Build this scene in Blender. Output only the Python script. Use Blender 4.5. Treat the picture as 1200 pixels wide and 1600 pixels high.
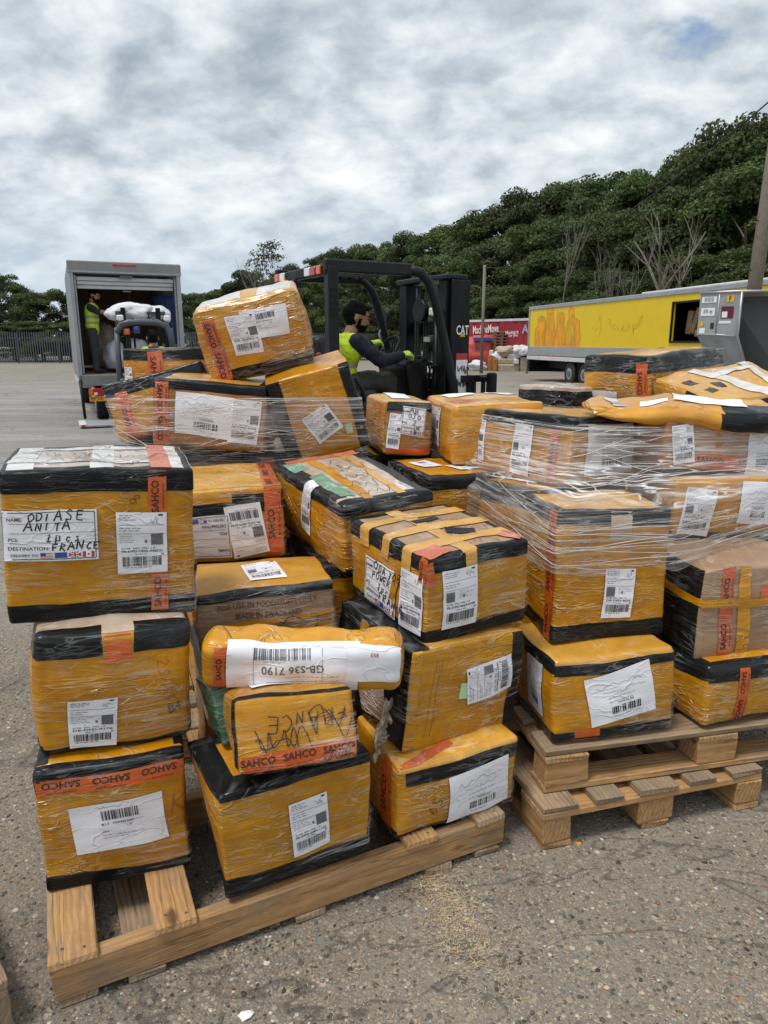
import bpy, bmesh, math, random
import numpy as np
from mathutils import Vector, Matrix, Euler, noise
R=math.radians
scn=bpy.context.scene
for o in list(bpy.data.objects): bpy.data.objects.remove(o)
# ---------------------------------------------------------------- camera
CAM_H=1.5; PITCH=13.5; FPX=1109.0
cd=bpy.data.cameras.new('camera'); cam=bpy.data.objects.new('camera',cd); scn.collection.objects.link(cam)
cam.location=(0,0,CAM_H); cam.rotation_euler=(R(90-PITCH),0,0)
cd.sensor_fit='VERTICAL'; cd.sensor_height=36; cd.lens=FPX/1600*36; cd.clip_start=.05; cd.clip_end=3000
scn.camera=cam
# ---------------------------------------------------------------- sky
SUN_EL=69; SUN_AZ=-125      # azimuth from +Y towards +X (negative: to the left)
w=bpy.data.worlds.new('World'); scn.world=w; w.use_nodes=True
nt=w.node_tree; nt.nodes.clear(); N=nt.nodes.new; L=nt.links.new
def wn(t,**k):
    n=N(t)
    for a,b in k.items(): setattr(n,a,b)
    return n
def wmath(op,a,b=None,c=None):
    n=N('ShaderNodeMath'); n.operation=op
    for i,v in enumerate((a,b,c)):
        if v is None: continue
        if isinstance(v,(int,float)): n.inputs[i].default_value=v
        else: L(v,n.inputs[i])
    return n.outputs[0]
out=N('ShaderNodeOutputWorld')
sky=wn('ShaderNodeTexSky',sky_type='NISHITA',sun_disc=False); sky.sun_elevation=R(SUN_EL); sky.sun_rotation=R(SUN_AZ)
bg1=N('ShaderNodeBackground'); bg1.inputs[1].default_value=.085; L(sky.outputs[0],bg1.inputs[0])
tc=N('ShaderNodeTexCoord'); sx=N('ShaderNodeSeparateXYZ'); L(tc.outputs['Generated'],sx.inputs[0])
zz=wmath('ADD',wmath('MAXIMUM',sx.outputs[2],0.0),.42)
cx=wmath('DIVIDE',sx.outputs[0],zz); cy=wmath('DIVIDE',sx.outputs[1],zz)
cv=N('ShaderNodeCombineXYZ'); L(cx,cv.inputs[0]); L(cy,cv.inputs[1])
def wnoise(scale,detail,rough,dist,off):
    m=N('ShaderNodeMapping'); m.inputs['Location'].default_value=off; m.inputs['Rotation'].default_value=(0,0,.35); m.inputs['Scale'].default_value=(.9,1.05,1); L(cv.outputs[0],m.inputs[0])
    n=N('ShaderNodeTexNoise'); n.inputs['Scale'].default_value=scale; n.inputs['Detail'].default_value=detail; n.inputs['Roughness'].default_value=rough; n.inputs['Distortion'].default_value=dist
    L(m.outputs[0],n.inputs['Vector']); return n.outputs['Fac']
n1=wnoise(3.0,3,.5,.2,(3.1,1.7,0)); n2=wnoise(9.5,8,.54,.2,(7.3,2.2,0))
n3=wnoise(26,6,.6,.3,(2.3,5.2,0)); nn=wmath('ADD',wmath('ADD',wmath('MULTIPLY',n1,.44),wmath('MULTIPLY',n2,.44)),wmath('MULTIPLY',n3,.12))
rp=N('ShaderNodeValToRGB'); L(nn,rp.inputs[0]); e=rp.color_ramp.elements
e[0].position=.38; e[0].color=(.36,.43,.50,1); e[1].position=.645; e[1].color=(.98,1.0,1.0,1)
m=rp.color_ramp.elements.new(.465); m.color=(.53,.60,.66,1)
m=rp.color_ramp.elements.new(.545); m.color=(.74,.80,.84,1)
# pale blue haze low over the horizon
hz=N('ShaderNodeMapRange'); hz.inputs[1].default_value=.0; hz.inputs[2].default_value=.2; hz.inputs[3].default_value=.8; hz.inputs[4].default_value=0; L(sx.outputs[2],hz.inputs[0])
mx=N('ShaderNodeMixRGB'); L(hz.outputs[0],mx.inputs[0]); L(rp.outputs[0],mx.inputs[1]); mx.inputs[2].default_value=(.52,.64,.75,1)
bg2=N('ShaderNodeBackground'); bg2.inputs[1].default_value=.61; L(mx.outputs[0],bg2.inputs[0])
# rare breaks of blue
br=wnoise(1.7,4,.5,.3,(1.3,9.4,0)); cov=N('ShaderNodeMapRange'); cov.inputs[1].default_value=.245; cov.inputs[2].default_value=.305
vd=N('ShaderNodeVectorMath'); vd.operation='DISTANCE'; L(tc.outputs['Generated'],vd.inputs[0]); vd.inputs[1].default_value=Vector((.433,1.131,.426)).normalized()
hole=wmath('ADD',vd.outputs['Value'],wmath('MULTIPLY',wmath('SUBTRACT',n2,.5),.22))
hm=N('ShaderNodeMapRange'); hm.inputs[1].default_value=-.03; hm.inputs[2].default_value=.02; L(hole,hm.inputs[0]); L(br,cov.inputs[0])
ms=N('ShaderNodeMixShader'); L(wmath('MULTIPLY',cov.outputs[0],hm.outputs[0]),ms.inputs[0]); L(bg1.outputs[0],ms.inputs[1]); L(bg2.outputs[0],ms.inputs[2]); L(ms.outputs[0],out.inputs[0])
sd=bpy.data.lights.new('sun','SUN'); sun=bpy.data.objects.new('sun',sd); scn.collection.objects.link(sun)
sd.energy=1.5; sd.angle=R(16); sd.color=(1,.96,.9)
_d=Vector((math.sin(R(SUN_AZ))*math.cos(R(SUN_EL)),math.cos(R(SUN_AZ))*math.cos(R(SUN_EL)),math.sin(R(SUN_EL))))
sun.rotation_euler=(-_d).to_track_quat('-Z','Y').to_euler()
vs=scn.view_settings; vs.view_transform='Standard'; vs.look='None'; vs.gamma=1; vs.use_curve_mapping=False; vs.exposure=0.80
scn.render.engine='CYCLES'
cy_=scn.cycles; cy_.use_denoising=True; cy_.max_bounces=7; cy_.diffuse_bounces=3; cy_.glossy_bounces=3; cy_.transparent_max_bounces=24; cy_.caustics_reflective=False; cy_.caustics_refractive=False
col=scn.collection
# ---------------------------------------------------------------- pixel helpers (photograph 1200x1600)
_cp,_sp=math.cos(R(PITCH)),math.sin(R(PITCH))
def ray(x,y):
    u=(x-600)/FPX; v=(800-y)/FPX
    return Vector((u,_cp+v*_sp,-_sp+v*_cp))
def at_y(x,y,Y):
    d=ray(x,y); return Vector((0,0,CAM_H))+d*(Y/d.y)
def at_z(x,y,z):
    d=ray(x,y); return Vector((0,0,CAM_H))+d*((z-CAM_H)/d.z)
# ---------------------------------------------------------------- object helpers
def link(o,parent=None):
    col.objects.link(o)
    if parent is not None: o.parent=parent
    return o
def tag(o,label=None,cat=None,group=None,kind=None):
    if label: o['label']=label
    if cat: o['category']=cat
    if group: o['group']=group
    if kind: o['kind']=kind
    return o
def thing(name,label,cat,loc=(0,0,0),rotz=0,group=None,rot=None):
    o=link(bpy.data.objects.new(name,None)); o.location=loc; o.empty_display_size=.1
    o.rotation_euler=rot if rot else (0,0,rotz)
    return tag(o,label,cat,group)
def mesh(name,V,Fc,mat,parent=None,smooth=False,mats=None,mi=None):
    me=bpy.data.meshes.new(name); me.from_pydata([tuple(v) for v in V],[],[tuple(f) for f in Fc])
    for m in (mats or [mat]): me.materials.append(m)
    if mi is not None: me.polygons.foreach_set('material_index',list(mi))
    if smooth: me.polygons.foreach_set('use_smooth',[True]*len(me.polygons))
    me.update()
    return link(bpy.data.objects.new(name,me),parent)
def bmobj(name,bm,mat,parent=None,smooth=False):
    me=bpy.data.meshes.new(name); bm.to_mesh(me); bm.free(); me.materials.append(mat)
    if smooth: me.polygons.foreach_set('use_smooth',[True]*len(me.polygons))
    return link(bpy.data.objects.new(name,me),parent)
def box(name,size,loc,mat,parent=None,rot=(0,0,0),bev=0,seg=1):
    """box centred on loc"""
    bm=bmesh.new(); bmesh.ops.create_cube(bm,size=1)
    for v in bm.verts: v.co=Vector((v.co.x*size[0],v.co.y*size[1],v.co.z*size[2]))
    if bev: bmesh.ops.bevel(bm,geom=bm.edges[:],offset=bev,segments=seg,affect='EDGES',profile=.5)
    o=bmobj(name,bm,mat,parent); o.location=loc; o.rotation_euler=rot
    return o
def cyl(name,r,depth,loc,mat,parent=None,axis='Z',r2=None,n=20,bev=0,rot=None):
    bm=bmesh.new(); bmesh.ops.create_cone(bm,cap_ends=True,segments=n,radius1=r,radius2=r if r2 is None else r2,depth=depth)
    if bev: bmesh.ops.bevel(bm,geom=[e for e in bm.edges if len(e.link_faces)==2 and any(len(f.verts)>4 for f in e.link_faces)],offset=bev,segments=2,affect='EDGES',profile=.5)
    for f in bm.faces: f.smooth=len(f.verts)==4
    o=bmobj(name,bm,mat,parent); o.location=loc
    o.rotation_euler=rot if rot else {'Z':(0,0,0),'X':(0,R(90),0),'Y':(R(90),0,0)}[axis]
    return o
def tube_data(pts,rad,n=8,closed=False):
    pts=[Vector(p) for p in pts]; rad=rad if isinstance(rad,(list,tuple)) else [rad]*len(pts)
    V=[];Fc=[]; up=Vector((0,0,1)); prev=None
    for i,p in enumerate(pts):
        t=(pts[(i+1)%len(pts)] if closed else pts[min(i+1,len(pts)-1)])-(pts[i-1] if closed else pts[max(i-1,0)])
        t.normalize()
        if prev is None:
            a=t.cross(up if abs(t.z)<.9 else Vector((1,0,0))).normalized()
        else:
            a=(prev-t*prev.dot(t)).normalized()
        prev=a; b=t.cross(a)
        for k in range(n):
            an=2*math.pi*k/n; V.append(p+(a*math.cos(an)+b*math.sin(an))*rad[i])
    m=len(pts)
    for i in range(m if closed else m-1):
        j=(i+1)%m
        for k in range(n):
            k2=(k+1)%n; Fc.append((i*n+k,i*n+k2,j*n+k2,j*n+k))
    if not closed: Fc+=[tuple(range(n-1,-1,-1)),tuple((m-1)*n+k for k in range(n))]
    return V,Fc
def tube(name,pts,rad,mat,parent=None,n=8,closed=False):
    V,Fc=tube_data(pts,rad,n,closed); return mesh(name,V,Fc,mat,parent,True)
def prism(name,poly,depth,mat,parent=None,plane='XZ',loc=(0,0,0),rot=(0,0,0),bev=0):
    """polygon in plane XZ (extruded along +Y), XY (+Z) or YZ (+X)"""
    f={'XZ':lambda a,b,c:(a,c,b),'XY':lambda a,b,c:(a,b,c),'YZ':lambda a,b,c:(c,a,b)}[plane]
    n=len(poly); V=[f(a,b,0) for a,b in poly]+[f(a,b,depth) for a,b in poly]
    Fc=[tuple(range(n)),tuple(range(2*n-1,n-1,-1))]+[(i,n+i,n+(i+1)%n,(i+1)%n) for i in range(n)]
    bm=bmesh.new(); vs=[bm.verts.new(v) for v in V]
    for q in Fc: bm.faces.new([vs[i] for i in q])
    bmesh.ops.recalc_face_normals(bm,faces=bm.faces[:])
    if bev: bmesh.ops.bevel(bm,geom=bm.edges[:],offset=bev,segments=2,affect='EDGES',profile=.5)
    o=bmobj(name,bm,mat,parent); o.location=loc; o.rotation_euler=rot
    return o
# ---------------------------------------------------------------- materials
class NT:
    def __init__(s,name):
        s.m=bpy.data.materials.new(name); s.m.use_nodes=True; s.t=s.m.node_tree; s.t.nodes.clear()
        s.out=s.n('ShaderNodeOutputMaterial')
    def n(s,t,**k):
        x=s.t.nodes.new(t)
        for a,b in k.items(): setattr(x,a,b)
        return x
    def set(s,node,i,v):
        if v is None: return
        if hasattr(v,'is_output'): s.t.links.new(v,node.inputs[i])
        else:
            if isinstance(v,(tuple,list)) and len(v)==3 and node.inputs[i].type=='RGBA': v=(*v,1)
            node.inputs[i].default_value=v
    def math(s,op,a,b=None,c=None,clamp=False):
        x=s.n('ShaderNodeMath',operation=op); x.use_clamp=clamp
        for i,v in enumerate((a,b,c)): s.set(x,i,v)
        return x.outputs[0]
    def coord(s,scale=(1,1,1),rand=0,kind='Object',rot=(0,0,0)):
        c=s.n('ShaderNodeTexCoord').outputs[kind]
        mp=s.n('ShaderNodeMapping'); s.set(mp,'Vector',c); mp.inputs['Scale'].default_value=scale; mp.inputs['Rotation'].default_value=rot
        if rand:
            oi=s.n('ShaderNodeObjectInfo'); cb=s.n('ShaderNodeCombineXYZ')
            for i,k in enumerate((37.1,53.7,19.3)): s.set(cb,i,s.math('MULTIPLY',oi.outputs['Random'],k*rand))
            s.set(mp,'Location',cb.outputs[0])
        return mp.outputs[0]
    def noise(s,vec,scale=5,detail=4,rough=.55,dist=0):
        x=s.n('ShaderNodeTexNoise'); s.set(x,'Vector',vec); s.set(x,'Scale',scale); s.set(x,'Detail',detail); s.set(x,'Roughness',rough); s.set(x,'Distortion',dist)
        return x.outputs['Fac']
    def ridge(s,vec,scale,detail=2,width=.035,dist=.3,rough=.5):
        f=s.noise(vec,scale,detail,rough,dist)
        a=s.math('ABSOLUTE',s.math('SUBTRACT',f,.5))
        return s.maprange(a,0,width,1,0)
    def maprange(s,v,a,b,c=0,d=1):
        x=s.n('ShaderNodeMapRange'); x.clamp=True
        for i,q in enumerate((v,a,b,c,d)): s.set(x,i,q)
        return x.outputs[0]
    def ramp(s,v,stops):
        x=s.n('ShaderNodeValToRGB'); s.set(x,0,v); el=x.color_ramp.elements
        while len(el)<len(stops): el.new(.5)
        for e_,(p,c) in zip(el,stops): e_.position=p; e_.color=(*c,1)
        return x.outputs[0]
    def mix(s,f,a,b,mode='MIX'):
        x=s.n('ShaderNodeMixRGB',blend_type=mode); s.set(x,0,f); s.set(x,1,a); s.set(x,2,b); return x.outputs[0]
    def bump(s,h,strength=.3,dist=.01,normal=None):
        x=s.n('ShaderNodeBump'); s.set(x,'Height',h); s.set(x,'Strength',strength); s.set(x,'Distance',dist)
        if normal is not None: s.set(x,'Normal',normal)
        return x.outputs[0]
    def bsdf(s,color,rough=.6,metal=0,spec=.5,normal=None,coat=0,coatr=.1,link=True,**k):
        x=s.n('ShaderNodeBsdfPrincipled'); s.set(x,'Base Color',color); s.set(x,'Roughness',rough); s.set(x,'Metallic',metal); s.set(x,'Specular IOR Level',spec)
        if normal is not None: s.set(x,'Normal',normal)
        if coat: s.set(x,'Coat Weight',coat); s.set(x,'Coat Roughness',coatr); s.set(x,'Coat Normal',normal) if normal is not None else None
        for a,b in k.items(): s.set(x,a,b)
        if link: s.t.links.new(x.outputs[0],s.out.inputs[0])
        return x.outputs[0]
def plain(name,c,rough=.55,metal=0,var=.12,scale=6,coat=0,bump=.0,spec=.5):
    q=NT(name); v=q.coord(rand=1)
    f=q.noise(v,scale,5,.6)
    c2=tuple(min(1,a*(1+var)) for a in c); c1=tuple(a*(1-var) for a in c)
    cc=q.ramp(f,[(.35,c1),(.65,c2)])
    nm=q.bump(q.noise(v,scale*6,3),bump,.01) if bump else None
    q.bsdf(cc,rough,metal,spec,nm,coat)
    return q.m
def tape_mat(name,c1,c2,pale,crease=.35,coat=.7,scale=1.0,grid=True,rough=.4,bmp=.45,spec=.5):
    """plastic packing tape over cardboard, wound in clear film: horizontal crinkles with glints painted pale, gloss"""
    q=NT(name)
    vs_=q.coord((1,1,1),rand=1); vh=q.coord((3.2*scale,3.2*scale,26*scale),rand=1,rot=(.06,.05,0)); vd=q.coord((7*scale,7*scale,15*scale),rand=1.7,rot=(.5,.5,.3))
    lo=q.noise(vs_,5,4,.6); mid=q.noise(vs_,22,4,.6)
    base=q.ramp(lo,[(.34,c1),(.66,c2)])
    base=q.mix(q.maprange(mid,.35,.7,0,.4),base,tuple(a*.6 for a in c1))
    if grid: base=q.mix(q.maprange(q.noise(q.coord((1,1,1),rand=2.3),7,4,.65,.6),.56,.72,0,.5),base,(c1[0]*.72,c1[1]*.52,c1[2]*.9))
    sz=q.n('ShaderNodeSeparateXYZ'); q.set(sz,0,q.coord((1,1,1),rot=(.03,.02,0))); wnz=q.n('ShaderNodeTexWhiteNoise',noise_dimensions='1D'); st_=q.math('ADD',q.math('MULTIPLY',sz.outputs[2],19.0),q.math('MULTIPLY',lo,.35)); q.set(wnz,'W',q.math('FLOOR',st_))
    if grid: base=q.mix(q.math('MULTIPLY',wnz.outputs['Value'],.34),base,tuple(a*.66 for a in c1))
    r1=q.math('MAXIMUM',q.ridge(vh,1.0,3,.026,.35),q.math('MULTIPLY',q.ridge(vh,2.3,3,.03,.3),.6)); r2=q.ridge(vd,1.0,2,.018,.6)
    patch=q.maprange(q.noise(vs_,4.6,3),.47,.63,.06,1)
    cr=q.math('MULTIPLY',q.math('MAXIMUM',r1,r2),patch)
    base=q.mix(q.math('MULTIPLY',cr,crease),base,pale)  # film crinkle highlights painted into the base colour as pale streaks
    h=q.math('ADD',q.math('MULTIPLY',q.noise(vh,.7,2,.5,.5),.45),q.math('MULTIPLY',cr,.45))
    h=q.math('ADD',h,q.math('MULTIPLY',q.noise(vd,.8,3),.7))
    if grid:
        wv=q.n('ShaderNodeTexWave',wave_type='BANDS',bands_direction='X'); q.set(wv,'Vector',q.coord((1,1,1),rot=(0,0,.785))); q.set(wv,'Scale',55); q.set(wv,'Distortion',.4)
        pass
        pass
    nm=q.bump(h,bmp,.012)
    q.bsdf(base,rough,0,spec,nm,coat,.14)
    return q.m
M={}
M['yellow']=tape_mat('yellow_tape',(.49,.200,.003),(.69,.318,.006),(.92,.76,.5),.42,.34,1,True,.36,.85,.3)
M['yellow_top']=tape_mat('yellow_tape_pale',(.60,.29,.03),(.74,.40,.055),(.9,.82,.66),.4,.55)  # paler yellow: sky wash on the tops put into the colour; also straps
M['yellow_loose']=tape_mat('yellow_tape_crumpled',(.53,.222,.005),(.71,.325,.009),(.92,.74,.45),.36,.5,.8,False,.32,1.3)
M['amber']=tape_mat('amber_tape',(.33,.13,.02),(.50,.20,.03),(.8,.65,.5),.35)
M['kraft']=tape_mat('kraft_board',(.34,.205,.115),(.43,.27,.155),(.72,.62,.52),.4,.35,1,True,.6,.35)
M['kraft_film']=tape_mat('kraft_under_film',(.46,.33,.22),(.60,.48,.38),(.9,.88,.86),.9,.9,.8,False,.3,.8)
M['black']=tape_mat('black_tape',(.006,.0065,.008),(.010,.0105,.012),(.20,.21,.22),.22,.10,1,False,.38,.7,.16)
M['black_film']=tape_mat('black_tape_under_film',(.006,.007,.008),(.012,.013,.014),(.42,.44,.46),.36,.22,.8,False,.30,.9,.2)
M['orange']=tape_mat('orange_tape',(.56,.085,.010),(.68,.130,.016),(.88,.45,.28),.2,.3,1,False,.38,.5)
M['red_tape']=tape_mat('red_orange_tape',(.50,.085,.022),(.62,.14,.05),(.88,.6,.5),.4,.4,1,False,.35,.5)
M['clear_tape']=tape_mat('white_clear_tape',(.62,.56,.5),(.78,.75,.72),(.95,.95,.95),.6,.9,1,False,.25,.6)
M['green_board']=tape_mat('green_board',(.012,.085,.04),(.02,.12,.055),(.5,.55,.5),.3,.7,1,False,.35,.4)
M['green_film']=tape_mat('green_strip_under_film',(.10,.30,.18),(.25,.45,.33),(.8,.9,.85),.8,.8,1,False,.35,.5)
def paper_mat(name,c=(.87,.87,.93),film=.25):
    q=NT(name); v=q.coord((1,1,1),rand=1); vd=q.coord((5,5,14),rand=1,rot=(.3,.4,.2))
    r=q.ridge(vd,1.2,2,.02,.5); lo=q.noise(v,9,4)
    cc=q.ramp(lo,[(.3,tuple(a*.93 for a in c)),(.7,c)])
    cc=q.mix(q.math('MULTIPLY',r,.22),cc,tuple(a*.72 for a in c))
    nm=q.bump(q.math('ADD',q.noise(vd,.9,3),q.math('MULTIPLY',r,.5)),.35,.008)
    q.bsdf(cc,.45,0,.4,nm,film,.2); return q.m
M['paper']=paper_mat('label_paper'); M['paper_grey']=paper_mat('label_paper_worn',(.66,.66,.72))
def flat(name,c,rough=.6): 
    q=NT(name); q.bsdf(c,rough); return q.m
M['ink']=flat('ink_black',(.022,.022,.03)); M['ink_grey']=flat('ink_grey',(.13,.13,.15)); M['ink_pale']=flat('ink_pale',(.34,.34,.37))
M['ink_red']=flat('ink_red',(.40,.05,.03)); M['ink_tape']=flat('tape_ink',(.035,.022,.015)); M['ink_blue']=flat('ink_blue',(.03,.07,.28)); M['ink_white']=flat('ink_white',(.82,.82,.82)); M['ink_brown']=flat('ink_brown',(.10,.06,.04))
M['ink_faint']=flat('ink_faint_blue',(.32,.34,.46))
M['sticker_green']=flat('sticker_green',(.45,.68,.42))
def film_mat(name,base=.10,streak=.62,vec=(1.2,1.2,30),tint=(.86,.87,.88),cloud=.30):
    q=NT(name); vh=q.coord(vec,rot=(.05,.04,0)); v2=q.coord((vec[0]*2.3,vec[1]*2.3,vec[2]*.55),rot=(.35,.3,.1)); lo=q.coord((1,1,1))
    f1=q.noise(vh,1.6,5,.62,.3); r1=q.ridge(vh,1.1,3,.03,.5); r2=q.ridge(v2,1.3,2,.02,.6)
    pa=q.maprange(q.noise(lo,4,3),.36,.66)
    a=q.maprange(f1,.52,.78,base,streak*.75)
    cr=q.math('MULTIPLY',q.math('MAXIMUM',r1,q.math('MULTIPLY',r2,.8)),q.math('ADD',.35,q.math('MULTIPLY',pa,.65)))
    a=q.math('MAXIMUM',a,q.math('MULTIPLY',cr,streak))
    if cloud: a=q.math('MAXIMUM',a,q.math('MULTIPLY',q.maprange(q.noise(q.coord((2.2,2.2,5)),1.6,4,.6,.8),.48,.68,0,cloud),q.maprange(f1,.35,.6,.5,1)))
    else: a=q.math('MULTIPLY',a,q.maprange(q.noise(lo,6,3),.46,.62,.08,1))
    h=q.math('ADD',f1,q.math('MULTIPLY',cr,.4))
    nm=q.bump(h,.7,.01)
    b=q.bsdf(tint,.22,0,.6,nm,link=False)
    tr=q.n('ShaderNodeBsdfTransparent'); mxx=q.n('ShaderNodeMixShader'); q.set(mxx,0,a); q.t.links.new(tr.outputs[0],mxx.inputs[1]); q.t.links.new(b,mxx.inputs[2]); q.t.links.new(mxx.outputs[0],q.out.inputs[0])
    return q.m
M['film_thin']=film_mat('clear_film_thin',.0,.44,(2.2,2.2,34),(.80,.80,.80),.0); M['film']=film_mat('stretch_film',.04,.85,(.9,.9,46),(.95,.95,.96)); M['film_dense']=film_mat('stretch_film_dense',.06,1.0,(.9,.9,48),(.96,.96,.97))
def wood_mat(name,c1,c2,dark,knots=False):
    q=NT(name); v=q.coord((1.0,9,9),rand=1); 
    oi=q.n('ShaderNodeObjectInfo')
    wv=q.n('ShaderNodeTexWave',wave_type='RINGS',rings_direction='X'); q.set(wv,'Vector',q.coord((.35,1,1),rand=.05)); q.set(wv,'Scale',22); q.set(wv,'Distortion',5); q.set(wv,'Detail',3); q.set(wv,'Detail Scale',1.6)
    f=q.noise(v,6,6,.65,.3)
    base=q.ramp(f,[(.3,c1),(.7,c2)])
    base=q.mix(q.math('MULTIPLY',wv.outputs['Fac'],.45),base,tuple(a*.55 for a in c1))
    base=q.mix(q.maprange(q.noise(q.coord((1,1,1),rand=2),7,5,.65),.52,.75,0,.75),base,dark)
    crk=q.ridge(q.coord((.8,22,22),rand=3),1.0,3,.012,.2); base=q.mix(q.math('MULTIPLY',crk,.6),base,tuple(a*.35 for a in dark))
    base=q.mix(q.maprange(oi.outputs['Random'],0,1,0,.5),base,dark)
    if knots:
        kv=q.n('ShaderNodeTexVoronoi',feature='F1'); q.set(kv,'Vector',q.coord((5,11,11),rand=1)); q.set(kv,'Scale',1.0); sp=q.n('ShaderNodeSeparateColor'); q.set(sp,0,kv.outputs['Color'])
        base=q.mix(q.math('MULTIPLY',q.maprange(kv.outputs['Distance'],.10,.19,.85,0),q.math('GREATER_THAN',sp.outputs[0],.55)),base,(.10,.05,.025))
        base=q.mix(q.maprange(q.noise(q.coord((2,6,6),rand=4),2.2,5,.7),.5,.68,0,.55),base,(.20,.175,.15))
    nm=q.bump(q.math('SUBTRACT',q.math('ADD',f,q.math('MULTIPLY',wv.outputs['Fac'],.4)),crk),.45,.004)
    q.bsdf(base,.75,0,.25,nm); return q.m
M['wood']=wood_mat('pallet_pine',(.47,.255,.10),(.63,.375,.17),(.25,.14,.065),True)
M['wood_old']=wood_mat('pallet_weathered',(.34,.23,.14),(.48,.34,.20),(.15,.12,.09),True)
M['wood_dark']=wood_mat('wood_dark',(.20,.14,.10),(.30,.22,.16),(.10,.075,.05))
def metal_mat(name,c,rough=.45,metal=0,dirt=.4,coat=0.0,lo=.82,hi=1.1,spec=.5):
    q=NT(name); v=q.coord((1,1,1),rand=1); f=q.noise(v,3.5,6,.65); g=q.noise(q.coord((6,6,1.2),rand=1),2,5,.7)
    base=q.ramp(f,[(.3,tuple(a*lo for a in c)),(.7,tuple(min(1,a*hi) for a in c))])
    base=q.mix(q.maprange(g,.5,.8,0,dirt),base,tuple(.35*a+.06 for a in c))
    q.bsdf(base,q.maprange(f,.3,.7,rough*.8,min(1,rough*1.3)),metal,spec,q.bump(f,.08,.02),coat); return q.m
M['fork_black']=metal_mat('forklift_black',(.005,.0055,.007),.45,0,.3,spec=.25)
M['fork_grey']=metal_mat('forklift_grey',(.011,.013,.016),.45,0,.3,spec=.28)
M['fork_frame']=metal_mat('forklift_frame_grey',(.075,.088,.10),.42,0,.4)
M['rubber']=plain('rubber',(.018,.018,.019),.85,0,.25,12,0,.2)
M['steel']=metal_mat('steel',(.42,.43,.45),.4,.6,.3)
M['alu']=metal_mat('aluminium_grey',(.36,.37,.38),.45,.2,.4)
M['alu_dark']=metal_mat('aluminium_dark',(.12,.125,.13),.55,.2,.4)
M['truck_grey']=metal_mat('truck_grey',(.24,.24,.235),.5,.1,.4)
M['truck_white']=metal_mat('shutter_white',(.62,.62,.62),.5,0,.3)
M['interior']=plain('truck_interior_ply',(.34,.24,.16),.7,0,.2,4)
M['blue_cloth']=plain('blue_curtain',(.03,.055,.16),.8,0,.2,5,0,.3)
M['yellow_paint']=metal_mat('trailer_yellow',(.80,.55,.003),.42,0,.05,0,.94,1.03)
M['yellow_dark']=plain('trailer_ghost_letter',(.66,.44,.008),.5,0,.12,3)
M['fig_orange']=plain('painted_orange',(.78,.34,.005),.5,0,.18,2); M['fig_deep']=plain('painted_deep_orange',(.60,.25,.01),.5,0,.2,2)
M['red_paint']=metal_mat('trailer_red_curtain',(.29,.016,.028),.55,0,.3)
M['red_tarp']=plain('red_tarpaulin',(.52,.055,.045),.55,0,.25,3,0,.4)
M['lamp_red']=plain('lamp_red',(.45,.012,.012),.2,0,.1,6,.5); M['lamp_orange']=plain('lamp_orange',(.75,.13,.02),.25,0,.1,6,.5); M['lamp_amber']=plain('lamp_amber',(.75,.30,.01),.25,0,.15,6,.5); M['lamp_white']=plain('lamp_white',(.75,.75,.75),.25,0,.1,6,.5); M['lamp_blue']=plain('lamp_blue',(.02,.03,.25),.25,0,.1,6,.5)
M['sack']=plain('white_woven_sack',(.62,.62,.66),.7,0,.15,8,0,.5)
M['sack_tan']=plain('tan_sack',(.40,.32,.24),.8,0,.2,8,0,.5)
M['hivis']=plain('hivis_yellow',(.60,.80,.015),.6,0,.08,8); M['hivis_d']=M['hivis']; M['reflect']=plain('reflective_band',(.34,.35,.34),.4,0,.08,20)
M['navy']=plain('navy_cloth',(.010,.013,.028),.85,0,.25,14,0,.3); M['trouser']=plain('charcoal_trousers',(.045,.047,.052),.85,0,.2,12,0,.3); M['olive']=plain('dark_olive_trousers',(.035,.036,.028),.85,0,.2,12,0,.3)
M['skin']=plain('skin',(.36,.19,.125),.5,0,.12,10); M['hair']=plain('black_hair',(.004,.0035,.0035),.75,0,.3,40,0,.5,spec=.12); M['maroon']=plain('maroon_cloth',(.09,.012,.012),.8,0,.2,10)
M['glove']=plain('glove_lime',(.52,.75,.10),.7,0,.1,14)
M['pole']=wood_mat('pole_wood',(.22,.18,.14),(.30,.26,.21),(.12,.10,.08))
M['fence']=metal_mat('galvanised_fence',(.085,.092,.105),.6,.1,.4)
M['seat_black']=plain('seat_vinyl',(.016,.016,.018),.45,0,.2,10)
M['seat_red']=plain('seat_red',(.35,.012,.015),.5)
M['maroon_sticker']=flat('sticker_maroon',(.12,.01,.03)); M['sticker_yellow']=flat('sticker_yellow',(.75,.42,.02)); M['bark']=plain('bark',(.085,.066,.05),.9,0,.3,6,0,.6); M['bark_pale']=plain('bark_pale',(.17,.15,.12),.9,0,.25,6,0,.5); M['bark_rust']=plain('dead_trunk_rust',(.26,.13,.06),.9,0,.3,5,0,.6)
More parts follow.
